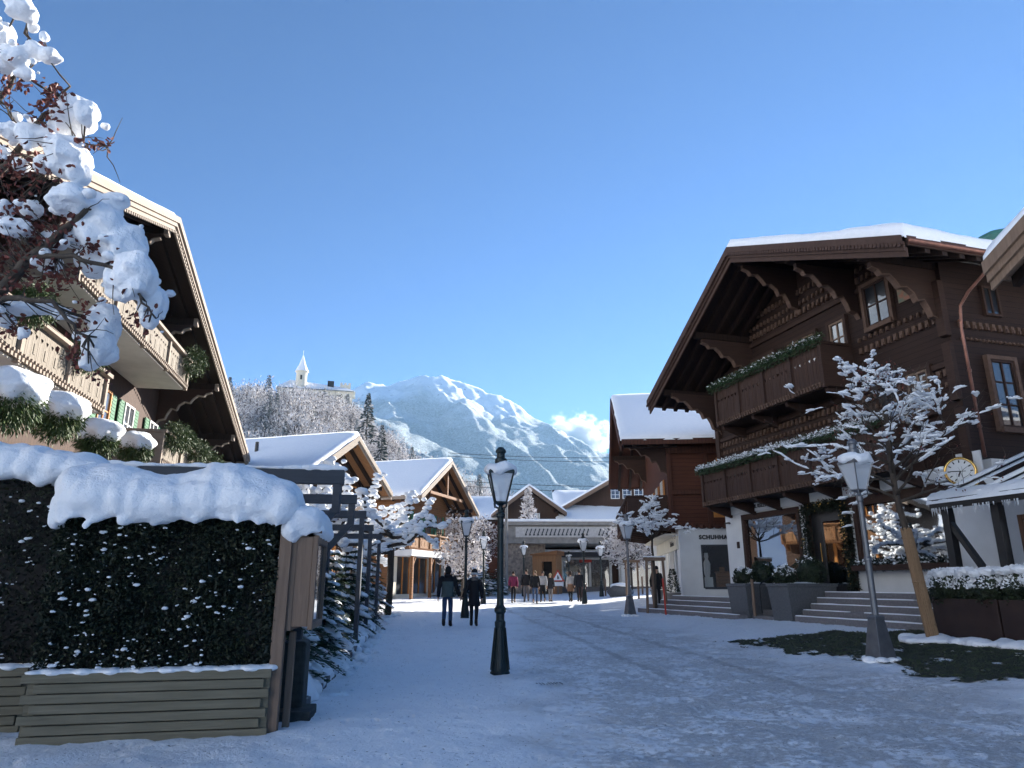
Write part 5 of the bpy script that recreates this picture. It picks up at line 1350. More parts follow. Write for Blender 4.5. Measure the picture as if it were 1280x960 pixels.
    if hat:
        b = MB(); b.lathe([(.100,.00),(.105,.02),(.104,.06),(.085,.12),(.045,.155),(.0,.165)], (0,hy,1.675*k), 18); b.build('woolly_hat', cloth('hat_%02d' % int(hat[0]*99), hat), root, smooth=True)
        if band: b = MB(); b.lathe([(.105,-.015),(.113,.0),(.113,.035),(.106,.045)], (0,hy,1.665*k), 18); b.build('hat_band', cloth('band', band), root, smooth=True)
    if bag:
        bx_ = empty('shoulder_bag', (x, y, gz(x, y)), rz, bag[1], 'bag'); b = MB(); b.ball((.25*k,-.02,.88*k), (.07*k,.15*k,.13*k), 8, .1); b.tube([(.24*k,-.1,.95*k),(.20*k,-.05,1.2*k),(.14*k,0,1.45*k)], .012, 6); b.build('body', cloth('bag_%02d' % int(bag[0][0]*99), bag[0]), bx_, smooth=True)
    return root
NAVY = (.012,.014,.022); BLK = (.012,.012,.014)
person(-2.03, 23.2, 1.82, 0, 'man seen from behind in grey-green jacket and jeans holding hands', (.075,.105,.10), .49, (.035,.065,.13), hood=(BLK, True), yoke=BLK, stride=.11,
       arms=(((-.27,-.02,1.15),(-.29,.02,.88)), ((.27,-.01,1.15),(.36,.03,.90))), seed=1)
person(-1.20, 23.3, 1.70, 0, 'woman seen from behind in long black coat and dark woolly hat with pale band', BLK, .36, BLK, hat=BLK, band=(.6,.6,.58), hood=((.16,.14,.12), False), stride=-.21,
       arms=(((-.25,-.01,1.15),(-.38,.03,.93)), ((.245,0,1.15),(.26,.04,.90))), female=True, seed=2)
person(.08, 41.6, 1.72, R(185), 'walker in pink and black jacket with black leggings, leftmost of the far group', (.24,.03,.08), .53, BLK, hair=((.05,.03,.02),0), stride=.2, yoke=None, hood=((.10,.06,.05),False), female=True, seed=3, bag=((.02,.02,.02), 'black bag across the pink jacketed walker'))
person(.85, 43.4, 1.84, R(175), 'tall man in black jacket and grey trousers beside the pink jacketed walker', BLK, .50, (.16,.15,.15), hair=((.04,.03,.02),0), stride=.24, seed=4)
person(1.28, 40.6, 1.76, R(180), 'walker in black fur hooded coat and blue jeans in the middle of the far group', BLK, .48, (.05,.09,.17), hair=((.32,.2,.1),1), hood=((.25,.17,.10),False), stride=-.26, female=True, seed=5)
person(1.80, 42.9, 1.74, R(170), 'walker in pale grey jacket with black skirt and tights', (.42,.41,.40), .55, BLK, hair=((.10,.06,.04),1), lower=BLK, stride=.16, female=True, seed=6)
person(2.28, 43.6, 1.62, R(190), 'blonde walker in short dark coat, right end of the left far group', (.03,.032,.038), .45, (.22,.2,.19), hair=((.45,.36,.2),1), stride=.10, female=True, seed=7)
person(3.45, 43.2, 1.70, R(10), 'walker in white top and tan brown skirt, left one of the far pair', (.48,.46,.44), .60, BLK, hair=((.05,.03,.02),0), lower=(.20,.11,.065), stride=.12, female=True, seed=8, bag=((.015,.015,.015), 'black bag held by the walker in the brown skirt'), hat=(.04,.02,.02))
person(3.95, 43.0, 1.84, R(5), 'man in dark navy coat, right one of the far pair', NAVY, .46, BLK, hair=((.03,.02,.015),0), stride=.14, seed=9)
person(6.75, 34.2, 1.80, R(-25), 'figure in black coat leaning beside the plant pot at the shoe shop corner', BLK, .44, BLK, hat=BLK, stride=.08, lean=.14, seed=10)

# ================================================================ hedge, planters, notice board
HA, HB = Vector((-4.77,7.47,0)), Vector((-2.52,7.96,0)); hd = (HB-HA).normalized(); hrz = math.atan2(hd.y, hd.x); HL = (HB-HA).length
def plank_box(loc, L, label, dark=False, h=.66, seed=0):
    e = empty('plank_planter', loc, hrz, label, 'planter', 'plank planters under the hedges'); rr = random.Random(seed); n = 7; ph = h/n
    for k in range(n):
        b = MB(); o1 = rr.uniform(-.05,.03)+(.05 if k % 2 else -.02); o2 = rr.uniform(-.04,.03)-(.05 if k % 2 else 0)
        b.box(o1, L+o2-.02, -.045, .0, k*ph+.004, (k+1)*ph-.006); b.build('plank', M['plank'], e, bevel=.008)
    b = MB(); b.box(.10, L-.1, .002, .62, .02, h-.03); b.build('soil_box', M['dark'], e)
    b = MB()
    for x in (-.0, L-.11): b.box(x, x+.09, .003, .10, 0, h)
    b.build('corner_post', M['plank'], e)
    snow_lumps('snow_lip', [((L*(i+.5)/26, .05+.03*math.sin(i*2.1), h+.0), (L/26*1.3, .10, .028+.012*math.sin(i*1.7)**2)) for i in range(26)], .018, e, smooth=2, disp=.02, dscale=.1)
    return e
zg_ = gz(-3.6, 7.7); M['darkstone'] = mat('dark_mossy_stone', (.055,.055,.05), (.025,.027,.022), 12, .8, .4)
plank_box((HA.x, HA.y, zg_-.02), HL, 'long mossy plank planter under the front hedge, seven boards high')
plank_box((-7.6, 7.55, zg_-.02), 2.55, 'darker plank planter set back at the left edge', seed=4)
def hedge(loc, L, D, z0, z1, label, seed, n):
    e = empty('hedge', loc, hrz, label, 'hedge', 'clipped hedges in the plank planters'); rr = random.Random(seed)
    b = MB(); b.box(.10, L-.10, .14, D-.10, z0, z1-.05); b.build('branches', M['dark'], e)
    b = MB()
    for k in range(n):
        f = rr.random(); x = rr.uniform(-.02, L-.10); z = rr.uniform(z0-.04, z1+.06); nrm = Vector((0,-1,0))
        if f < .74: y = .10+.10*noise.noise(Vector((x*2.2,0,z*2.2+seed)))+rr.gauss(0,.035)
        elif f < .84: x = L-.12+rr.gauss(0,.03)+.05*noise.noise(Vector((z*3,seed,0))); y = rr.uniform(0, D); nrm = Vector((1,0,0))
        elif f < .94: z = z1+rr.gauss(0,.05); y = rr.uniform(0, D); nrm = Vector((0,0,1))
        else: y = D+rr.gauss(0,.05)
        d = (nrm*.6+Vector((rr.gauss(0,.7), rr.gauss(0,.4), rr.gauss(-.1,.7)))).normalized()
        b.mi = 1 if rr.random() < .16+.25*noise.noise(Vector((x*3,z*3,7))) else 0
        b.leaf((x, y, z), d, (rr.gauss(0,1), rr.gauss(0,1), rr.gauss(0,1)), .012, rr.uniform(.03,.065))
    b.build('foliage', [M['hedge'], mat('hedge_leaf_light', (.045,.055,.022), (.03,.03,.014), 5, .6, 0)], e)
    b = MB()
    for k in range(300):
        x = rr.uniform(.1, L-.15); z = z0+(z1-z0)*rr.random()**1.3*.9; s = rr.choice([.004,.005,.006,.006,.008,.008,.010,.010,.012,.015,.022])
        y = .03+.10*noise.noise(Vector((x*2.2,0,z*2.2+seed)))
        if noise.noise(Vector((x*1.5,z*1.5,seed+.4))) < -.12: continue
        b.ball((x, y, z), (s*1.5, s, s*.8), 5, .5, k)
        if rr.random() < .4: b.ball((x+s*1.6, y, z+rr.uniform(-1,1)*s), (s*.9, s*.7, s*.6), 5, .5, k+3)
    b.build('snow_flecks', M['snow'], e, smooth=True)
    return e
h1 = hedge((HA.x, HA.y, zg_), HL, .62, .66, 2.28, 'front hedge, dark and flecked with snow, in the long plank planter', 3, 34000)
L = []; rr = random.Random(8)
for k in range(25):
    x = .12+ (HL-.22)*k/24; f = k/24; dz = .05*math.sin(f*9+1)-.10*abs(f-.55)
    L.append(((x, .32+rr.uniform(-.06,.06), 2.50+dz), (.26, .44, .27+.03*math.sin(f*11))))
    L.append(((x+.05, -.02+rr.uniform(-.03,.03), 2.38+dz*.6), (.18, .20, .21+rr.uniform(-.03,.03))))
for k in range(60): L.append(((rr.uniform(.0, HL), rr.uniform(-.16,-.04), 2.24+rr.gauss(0,.06)), (.02+.05*rr.random(), .03, .02+.04*rr.random())))
for k in range(9): L.append(((rr.uniform(.0, HL), -.08, 2.20+rr.uniform(-.03,.05)), (.07+.05*rr.random(), .06, .08)))
L += [((HL+.02,.25,2.36), (.16,.36,.20)), ((.02,.2,2.30),(.14,.3,.18)), ((.0,.05,2.18),(.10,.14,.14))]
snow_lumps('snow_cap', L, .024, h1, smooth=9, disp=.03, dscale=.11, lump=.12)
h2 = hedge((-7.55, 7.60, zg_), 2.75, .7, .66, 2.72, 'taller hedge set back at the left edge under its own snow cap', 5, 14000)
snow_lumps('snow_cap', [((.3+.25*k, .3, 2.90-.03*abs(k-5)), (.26,.44,.23)) for k in range(10)]+[((.3+.25*k, .0, 2.76), (.16,.16,.14)) for k in range(10)]+[((2.72,.2,2.75),(.2,.35,.18)), ((2.2,-.02,2.64),(.1,.1,.1))], .035, h2, smooth=5, disp=.05, dscale=.22, lump=.14)

nb = empty('notice_board', (-2.50, 8.07, gz(-2.5, 8)-.02), R(8), 'weathered wooden notice case on posts with a snow hood beside the hedge end', 'notice board')
b = MB(); b.box(-.085,.045,-.07,.05,0,2.18); b.build('post', M['weather'], nb, bevel=.006)
b = MB(); b.box(.06,.13,.16,.24,0,1.0); b.build('post', M['weather'], nb, bevel=.006)
b = MB(); b.box(.06,.27,-.02,.90,1.06,2.02); b.box(.04,.10,-.03,.91,1.02,2.05); b.build('case', M['weather'], nb, bevel=.008)
b = MB(); b.box(.271,.325,-.03,.04,1.03,2.03); b.box(.271,.325,.84,.91,1.03,2.03); b.box(.271,.325,.04,.84,1.95,2.03); b.box(.271,.325,.04,.84,1.03,1.11); b.build('frame', M['weather'], nb, bevel=.005)
b = MB(); b.box(.285,.290,.04,.84,1.11,1.95); b.build('glass', M['glass'], nb)
b = MB(); b.prism([(.0,-.06,2.055),(.36,-.06,2.055),(.36,-.06,2.08),(.18,-.06,2.14),(.0,-.06,2.08)], (0,0,0), (0,1.0,0)); b.build('roof', M['trim'], nb)
snow_lumps('snow_cap', [((.15,.0+.2*k,2.22), (.23,.22,.15)) for k in range(5)]+[((.02,0+.22*k,2.10),(.12,.2,.14)) for k in range(4)]+[((.32,.1+.25*k,2.10),(.08,.2,.09)) for k in range(4)]+[((.12,-.06,2.14),(.20,.08,.12)),((.04,-.05,2.06),(.09,.07,.12))], .028, nb, smooth=5, disp=.03, dscale=.15)
b = MB(); b.box(0,.28,0,.42,0,.84); o = b.build('stone_block', M['darkstone'], None, bevel=.03, loc=(-2.72, 8.85, .1)); o.rotation_euler = (0,0,R(8)); tag(o, 'dark upright stone block below the notice case', 'stone block')
b = MB(); b.box(0,.40,0,.6,0,.12); o = b.build('stone_slab', M['darkstone'], None, bevel=.015, loc=(-2.66, 8.55, .1)); o.rotation_euler = (0,0,R(8)); tag(o, 'flat stone slab at the foot of the upright block', 'stone slab')

# ================================================================ pergola, kerb, snow banks
pg = empty('pergola', (-2.48, 10.4, 0), 0, 'dark grey timber pergola, five frames receding along the left side of the street', 'pergola')
pts_ = [(0,0), (-.45,3.0), (-.87,6.0), (-1.45,10.0), (-1.87,13.7)]
pd = Vector((-.99,-.135,0)); zt = 3.22
for k, (x, y) in enumerate(pts_):
    E_ = Vector((x, y, 0)); h = .21 if k == 0 else .17
    b = MB(); b.beam(E_+Vector((0,0,zt-h/2)), E_+pd*6.3+Vector((0,0,zt-h/2)), .12, h); b.build('beam', M['grey'], pg, bevel=.008)
    b = MB(); A = E_+pd*.09; z1 = zt-h
    b.beam(A+Vector((0,0,z1)), A+Vector((0,0,z1-.42)), .11, .11); b.beam(A+Vector((0,0,z1-.36)), A+pd*.42+Vector((0,0,z1-.86)), .10, .11); b.beam(A+pd*.40+Vector((0,0,z1-.78)), A+pd*.40+Vector((0,0,0)), .11, .11)
    if k >= 2: b = MB(); b.beam(A+Vector((0,0,z1)), A, .10, .10)
    b.build('post', M['grey'], pg, bevel=.006)
    b = MB(); A = E_+pd*5.6; b.beam(A+Vector((0,0,z1)), A, .11, .11); b.build('post', M['grey'], pg)
b = MB(); b.beam((-3.0,-.4,zt-.35),(-4.9,13.3,zt-.35),.10,.16); b.build('beam', M['grey'], pg)
snow_lumps('snow', [(tuple(pd*(.1+.22*i)+Vector((0,0,zt+.02))), (.16,.075,.05+.02*math.sin(i))) for i in range(28)], .025, pg, smooth=3)
kb = MB(); rr = random.Random(4)
for k in range(34):
    y = 9.25+k*.37; x = -2.55-.118*(y-9.2); z = gz(x, y); kb.box(x-.05, x+.03, y, y+.35, z-.1, z+.11+.02*rr.random())
tag(kb.build('stone_edging', M['granite'], None, bevel=.012), 'low stone edging along the fir trees on the left', 'edging')
lum = []
for k in range(48):
    y = 9.4+k*.28; x = -2.80-.118*(y-9.2)+rr.uniform(-.10,.06); s = .75+.35*noise.noise(Vector((k*.35,0,0)))
    lum.append(((x, y, gz(x,y)+.16*s), (.27*s,.27*s,.27*s)))
    if k % 3 == 0: lum.append(((x-.4, y, .25), (.4,.35,.2)))
for k in range(70):
    y = rr.uniform(9.4, 30); x = -2.30-.125*(y-9.2)+rr.gauss(0,.13); s = rr.uniform(.03,.10); lum.append(((x, y, gz(x,y)+.02), (s*1.3,s*1.3,s)))
for k in range(60):
    y = rr.uniform(9.6, 21); x = -2.60-.118*(y-9.2); s = rr.uniform(.08,.16); lum.append(((x, y, gz(x,y)+.09), (s,s*1.6,s*.8)))
tag(snow_lumps('snow_bank', lum, .045, None, smooth=2, disp=.05, dscale=.2), kind='stuff')
lum = []
for k in range(60):                        # crusts on the right: round the trough, lawn edge, planter corner
    f = rr.random(); p_ = W2(r1, 6.9+4.5*f, -3.5-.25*rr.random(), 0); s = rr.uniform(.06,.17); lum.append(((p_.x, p_.y, gz(p_.x,p_.y)+.02), (s*1.6,s*1.6,s*.8)))
for k in range(26):
    a = rr.random()*6.28; q = rr.uniform(.1,.6); lum.append(((8.8+math.cos(a)*q, 15.6+math.sin(a)*q, gz(8.8,15.6)+.02), (.16,.16,.07)))
tag(snow_lumps('snow_crust', lum, .04, None, smooth=2, disp=.04, dscale=.2), kind='stuff')
pk = MB()
for k in range(22):
    y = 9.6+k*.16; x = -3.15-.12*(y-9.2); pk.box(x-.01,x+.01,y,y+.07,gz(x,y),.95+.03*(k % 2))
pk.box(-3.25,-3.22,9.6,13.2,.75,.80)
tag(pk.build('picket_fence', M['weather'], None), 'short weathered picket fence behind the snow bank below the firs', 'fence')
dg = MB()
for i in range(9):
    for j in range(2): dg.box(-.20+i*.045, -.18+i*.045, -.10+j*.10, -.03+j*.10, 0, .004) if (i*3+j*5) % 7 else None
o = dg.build('drain_slots', M['ink'], None, loc=(.56, 11.3, gz(.56,11.3)+.018)); o.rotation_euler = (0,0,R(12)); tag(o, 'small dark drain grating in the snowy street right of the central lamp', 'drain')

# ================================================================ snowy trees
def limb_pts(p, d, L, bend, n, rr, up=.0):
    pts = [p.copy()]; d = d.normalized()
    for i in range(n):
        d = (d+Vector((rr.gauss(0,bend), rr.gauss(0,bend), rr.gauss(0,bend)+up))).normalized(); p = p+d*(L/n); pts.append(p.copy())
    return pts, d
def snowy_tree(name, loc, trunk, nl, el, Lr, r0, seed, label, cat='tree', group=None, snow=1.0, leaves=0, depth=3, up=.05, bark='bark', aspect=(1,1), sn=.055, twigs=3, bend=.16, gap=None, leader=None):
    rr = random.Random(seed); root = empty(name, loc, 0, label, cat, group); b = MB(); b.tube(trunk, [r0*(1-.35*i/(len(trunk)-1)) for i in range(len(trunk))], 10)
    tips = []; S = []; SR = []
    def grow(p, d, L, r_, lv):
        pts, d2 = limb_pts(p, d, L, bend, 5, rr, up); rad = [r_*(1-.62*i/5) for i in range(6)]; b.tube(pts, rad, 6 if lv < 2 else 4, cap=False)
        if rr.random() < snow and abs(d2.z) < .72:
            i0 = rr.choice([0,1,1,2]) if lv else 2; q = pts[i0:]; w_ = sn*.66*max(1.1-.2*lv,.38)*rr.uniform(.7, 1.35); run = []; rw = []
            for i in range(len(q)-1):
                for f in (0, .5): run.append(q[i].lerp(q[i+1], f)); rw.append(w_*(.75+.6*noise.noise(Vector((q[i].x*5+f*3, q[i].y*5, q[i].z*5)))+.25*rr.random()))
            run.append(q[-1]); rw.append(w_*.4); rw[0] = w_*.25
            SR.append(([p_+Vector((0,0,rw[i]*.55)) for i, p_ in enumerate(run)], rw))
            if rr.random() < .75:
                j = rr.randrange(len(run)); hz = Vector((d2.x, d2.y, d2.z*.35)).normalized()
                for q_ in range(rr.choice([2,3,4,6])): S.append((run[j]+Vector((rr.gauss(0,sn*.8), rr.gauss(0,sn*.8), sn*.35+abs(rr.gauss(0,sn*.3)))), hz*sn*rr.uniform(.8,2.2), sn*rr.uniform(.45,1.0)))
        tips.append((pts[-1], d2, lv))
        if lv < depth:
            for k in range(twigs+(1 if lv == 0 else 0)):
                i = rr.choice([2,3,4,5,5]); dd = (d2+Vector((rr.gauss(0,.75)*aspect[0], rr.gauss(0,.75), rr.gauss(.05,.45)))).normalized()
                grow(pts[i], dd, L*rr.uniform(.45,.70), max(rad[i]*.66,.005), lv+1)
    top = Vector(trunk[-1]); t0 = Vector(trunk[-2])
    for k in range(nl):
        a = 6.283*k/nl+rr.uniform(-.3,.3); e_ = el[0]+(el[1]-el[0])*((k*.618) % 1); f = (k*.37) % 1
        if leader:
            zf = (k+.5)/nl; zz = leader[0]+(leader[1]-leader[0])*zf**1.15; px_ = interp([(p_[2], p_[0]) for p_ in trunk], zz); a = k*2.4+rr.uniform(-.3,.3)
            e_ = el[0]+(el[1]-el[0])*(.25+.75*zf)*rr.uniform(.6,1.2); grow(Vector((px_, 0, zz)), Vector((math.cos(a)*math.cos(e_), math.sin(a)*math.cos(e_), math.sin(e_))), Lr*(1.22-.80*zf)*rr.uniform(.7,1.25), r0*(.5-.25*zf), 0); continue
        grow(top.lerp(t0, f*.25), Vector((math.cos(a)*math.cos(e_)*aspect[0], math.sin(a)*math.cos(e_)*aspect[1], math.sin(e_))), Lr*rr.uniform(.75,1.15), r0*.55, 0)
    b.build('trunk', M[bark], root, smooth=True)
    s = MB()
    if gap:
        S = [q_ for q_ in S if (q_[0]-Vector(gap)).length > .5]; SR = [q_ for q_ in SR if min((p_-Vector(gap)).length for p_ in q_[0]) > .45]
    for i, (p, dd, w_) in enumerate(S):
        s.M = Matrix.Translation(p) @ dd.to_track_quat('X', 'Z').to_matrix().to_4x4(); s.ball((0,0,0), (dd.length*.75+w_*.4, w_, w_*.6), 6, .45, i % 17); s.M = None
    for run, rw in SR: s.tube(run, rw, 7)
    s.M = None; so_ = s.build('snow', M['snow'], root, smooth=True)
    if leaves:
        q = MB()
        for k in range(leaves):
            p, d2, lv = rr.choice(tips)
            for j in range(3):
                P2 = p+Vector((rr.gauss(0,.09), rr.gauss(0,.09), rr.gauss(-.04,.08))); q.leaf(P2, (rr.gauss(0,1), rr.gauss(0,1), -1.2), (rr.gauss(0,1), rr.gauss(0,1), rr.gauss(0,1)), .018, .055)
        q.build('foliage', M['leafred'], root)
    return root
# right hand tree tied to a reed-wrapped trunk
tx, ty = 8.75, 15.5; tz = gz(tx, ty)
snowy_tree('street_tree', (tx, ty, tz), [(0,0,0),(-.13,.0,1.2),(-.22,0,2.2),(-.30,0,2.75),(-.34,0,3.2),(-.33,.03,4.0),(-.30,0,4.8),(-.27,0,5.7)], 26, (.10,.80), 1.40, .078, 17, 'snow laden young tree with a few red leaves in front of the carved chalet', leaves=190, depth=3, bark='bark', snow=.40, sn=.052, up=.03, bend=.15, gap=(1.28,0,3.40), leader=(2.85,5.6))
b = MB(); rr = random.Random(1); vs_ = []
for k in range(16):
    a = k*.3927; q = .105; b.tube([(math.cos(a)*q,math.sin(a)*q,0),(-.13+math.cos(a)*q*.95,math.sin(a)*q*.95,1.2),(-.235+math.cos(a)*q*.85,math.sin(a)*q*.85,2.3+rr.uniform(-.04,.04))], .022, 6)
for z, x in ((.35,-.04),(1.2,-.13),(2.1,-.215)): b.lathe([(.128,-.012),(.133,0),(.128,.012)], (x,0,z), 18)
o = b.build('trunk_wrap', M['stake'], None, loc=(tx, ty, tz)); tag(o, 'pale reed wrap tied round the trunk of the snow laden young tree', 'trunk wrap')
# small snowy tree at the shoe shop with stakes
tx, ty = 5.85, 30.0; tz = gz(tx, ty)
snowy_tree('street_tree', (tx, ty, tz), [(0,0,0),(.03,0,1.5),(-.03,0,2.6),(0,0,3.0)], 8, (.0,1.2), 1.05, .06, 31, 'thin snow covered tree held by wooden stakes in front of the shoe shop', leaves=30, depth=3, snow=.85, sn=.065)
ex = empty('tree_stakes', (tx, ty, tz), 0, 'wooden tripod stakes with crossbar round the thin snowy tree', 'stakes')
for x, y in ((-.38,-.2),(.40,-.2),(.0,.35)):
    b = MB(); b.tube([(x,y,0),(x*.85,y*.85,2.25)], .055, 8); b.build('stake', M['weather'], ex)
b = MB(); b.beam((-.45,-.2,2.12),(.45,-.2,2.12),.05,.12); b.beam((-.38,-.2,2.1),(0,.35,2.1),.05,.1); b.beam((.38,-.2,2.1),(0,.35,2.1),.05,.1); b.build('crossbar', M['weather'], ex)
b = MB(); b.box(-.46,.46,-.26,-.14,2.19,2.24); b.build('snow', M['snow'], ex, bevel=.02)
b = MB(); b.tube([(0,0,0),(-.05,0,1.35)], .035, 8); tag(b.build('marker_pole', M['redpaint'], None, loc=(5.95, 28.6, gz(5.95,28.6))), 'short bright red marker pole leaning by the staked tree', 'marker pole')
# second staked tree further on, near the boulder
ex = empty('tree_stakes', (7.15, 43.5, gz(7.15,43.5)), 0, 'pair of wooden stakes with crossbar beside the snowy boulder', 'stakes')
for x in (-.35,.35):
    b = MB(); b.tube([(x,0,0),(x,0,2.2)], .06, 8); b.build('stake', M['weather'], ex)
b = MB(); b.box(-.5,.5,-.06,.06,2.1,2.25); b.build('crossbar', M['weather'], ex)
def frost_tree(loc, h, w_, seed, label, n=1500, kind='round'):
    rr = random.Random(seed); root = empty('frosted_tree', loc, 0, label, 'tree'); b = MB(); b.tube([(0,0,0),(0,0,h*.5),(0,0,h*.9)], [.10,.07,.02], 8)
    for k in range(26):
        a = rr.random()*6.28; z0 = h*rr.uniform(.3,.8); e_ = rr.uniform(.2,1.0); L_ = w_*.5*rr.uniform(.6,1); b.tube([(0,0,z0),(math.cos(a)*L_*math.cos(e_),math.sin(a)*L_*math.cos(e_),z0+L_*math.sin(e_)*.8)], [.03,.01], 4)
    b.build('trunk', M['bark'], root); q = MB()
    for k in range(n):
        d = Vector((rr.gauss(0,1), rr.gauss(0,1), rr.gauss(0,1))).normalized()*rr.random()**.45
        if kind == 'cone': z = rr.random(); rad = w_*.5*(1-z)**.8*rr.uniform(.5,1)*(.7+.3*math.sin(z*30)); a = rr.random()*6.28; p = Vector((math.cos(a)*rad, math.sin(a)*rad, h*(.15+.85*z)))
        else: p = Vector((d.x*w_*.5, d.y*w_*.5, h*.66+d.z*h*.34)); p *= 1+.12*noise.noise(p*.9)
        q.mi = 0 if rr.random() < .85 else 1
        q.leaf(p, (rr.gauss(0,1), rr.gauss(0,1), rr.gauss(.2,.8)), (rr.gauss(0,1), rr.gauss(0,1), rr.gauss(0,1)), .035+.04*rr.random(), .18+.25*rr.random())
    q.build('crown', [M['frost'], M['bark']], root); return root
frost_tree((-3.1, 46, .6), 4.2, 3.4, 3, 'small round white-frosted tree in front of the honey brown shop chalet')
frost_tree((-4.6, 57, .8), 7.2, 5.0, 4, 'frosted tree standing to the right of the honey brown chalet', 2200)
frost_tree((-2.9, 62, .8), 6.8, 4.2, 14, 'frosted tree behind the thin lamp, close to the low red house', 1500)
frost_tree((9.0, 55, .8), 5.6, 4.6, 5, 'white frosted tree in front of the show window at the passage', 2600)
frost_tree((11.6, 56, .8), 5.2, 4.0, 6, 'white frosted tree right of the show window, next to the shoe shop balcony', 2200)
frost_tree((1.5, 66.0, 6.8), 3.4, 2.2, 7, 'little snowy conical conifer on top of the stone terrace', 1100, 'cone')
# ---- pollarded plane trees with knobbly snow arms (left, behind the pergola)
def pollard(loc, seed, label, s=1.0):
    rr = random.Random(seed); root = empty('pollarded_tree', loc, 0, label, 'tree', 'pollarded trees behind the pergola'); b = MB(); b.tube([(0,0,0),(.05,0,1.2),(0,.05,2.3*s)], [.14,.12,.14], 10); S = []
    for k in range(15):
        a = 6.283*k/15+rr.uniform(-.25,.25); p = Vector((0,0,(2.1+.9*rr.random())*s)); d = Vector((math.cos(a), math.sin(a), rr.uniform(-.15,.55)))
        for lv in range(3):
            pts, d = limb_pts(p, d, .72*s, .26, 4, rr, .03); r_ = (.085,.065,.05)[lv]; b.tube(pts, [r_,r_*.9,r_*.85,r_*.9,r_*1.25], 7)
            for q in range(4): S.append((pts[q].lerp(pts[q+1],.5)+Vector((0,0,r_+.04)), (.16,.10,.075)))
            S.append((pts[-1]+Vector((0,0,.06)), (.15,.15,.10))); p = pts[-1]
            if lv < 2 or 1:
                for j in range(3):
                    e_, _ = limb_pts(pts[-1], Vector((rr.gauss(0,1), rr.gauss(0,1), rr.gauss(.5,.5))), rr.uniform(.2,.5)*s, .2, 3, rr); b.tube(e_, [.03,.022,.016,.01], 4); S.append((e_[2]+Vector((0,0,.04)), (.11,.09,.07)))
            d = (d+Vector((rr.gauss(0,.4), rr.gauss(0,.4), rr.gauss(.05,.3)))).normalized()
    b.build('trunk', M['bark'], root, smooth=True)
    m_ = MB()
    for i, (p, r_) in enumerate(S): m_.ball(tuple(p), tuple(q*rr.uniform(.75,1.25)*s for q in r_), 6, .3, i % 11)
    m_.build('snow', M['snow'], root, smooth=True); return root
for (x, y, sd_, s, lab) in ((-4.9,29.2,1,1.12,'pollarded tree with knobbly snow covered arms nearest the honey brown chalet'),(-6.9,31.5,2,1.25,'pollarded tree in the middle of the knobbly snow covered row'),
                            (-6.6,25.5,3,1.2,'pollarded tree seen through the far pergola frames'),(-6.2,20.5,4,1.05,'nearest pollarded tree behind the pergola posts'),(-9.2,28.0,6,1.2,'pollarded tree at the back of the row below the small brown chalet')):
    pollard((x, y, gz(x,y)), sd_, lab, s)
# ---- small firs under snow along the edging
def fir(seed, h=1.9, w_=.85):
    rr = random.Random(seed); b = MB(); n = MB(); s = MB(); b.tube([(0,0,0),(0,0,h*.97)], [.035,.008], 6)
    z = h*.12
    while z < h*.97:
        f = (z/h); L = w_*(1-f)**.85+.08; k = 8 if f < .7 else 5; a0 = rr.random()*6
        for i in range(k):
            a = a0+6.283*i/k+rr.uniform(-.2,.2); l = L*rr.uniform(.65,1.08); dx, dy = math.cos(a), math.sin(a); dr = -.28-.25*(1-f)
            P0 = Vector((0,0,z)); pts = [P0+Vector((dx*l*t, dy*l*t, dr*l*t*t+.12*l*t)) for t in (0,.35,.7,1)]; b.tube(pts, [.012,.009,.006,.003], 4, cap=False)
            sd_ = Vector((-dy,dx,0))
            for t in [.10+.040*q for q in range(23)]:
                c_ = P0+Vector((dx*l*t, dy*l*t, dr*l*t*t+.12*l*t)); wl = .20*l*(1.15-t)+.035
                for sg in (-1, 1):
                    d = (sd_*sg+Vector((dx,dy,-.25))*.7+Vector((rr.gauss(0,.12),rr.gauss(0,.12),rr.gauss(0,.15)))).normalized()
                    n.leaf(c_, d, (rr.gauss(0,.3), rr.gauss(0,.3), 1), .022, wl+.05)
                    if l > .4 and t < .8: n.leaf(c_+d*wl*.5, (d+Vector((dx,dy,-.5))).normalized(), (rr.gauss(0,.6), 0, 1), .020, wl*.7)
            for q in range(2 if l > .35 else 1):
                if rr.random() < .34:
                    t = rr.uniform(.35,.85); c_ = P0+Vector((dx*l*t, dy*l*t, dr*l*t*t+.12*l*t+.03)); s.M = Matrix.Translation(c_) @ Matrix.Rotation(a, 4, 'Z') @ Matrix.Rotation(.35, 4, 'Y'); g_ = rr.uniform(.6,1.5); s.ball((0,0,0), ((.17*l+.05)*g_, (.08*l+.03)*g_, .04*g_), 6, .5, rr.randrange(20)); s.M = None
        z += h*.075
    return b, n, s
proto = None
fl = [(10.6,1.85,.0),(12.0,1.75,-.05),(13.3,1.95,.05),(15.0,1.8,0),(16.8,2.0,-.05),(19.0,2.0,0),(21.5,2.2,.0),(24.5,2.3,-.1),(28.0,2.5,-.1)]
labs = ['snow laden fir directly behind the notice case','snow laden fir second from the notice case','snow laden fir between the first two pergola posts','snow laden fir next to the second pergola post','snow laden fir midway along the pergola','snow laden fir beside the fourth pergola frame','snow laden fir below the last pergola frame','dark snow laden fir just past the pergola','farthest fir of the row, nearest the lit street']
ftypes = []
for sd_ in range(3): ftypes.append(fir(sd_+1))
first = {}
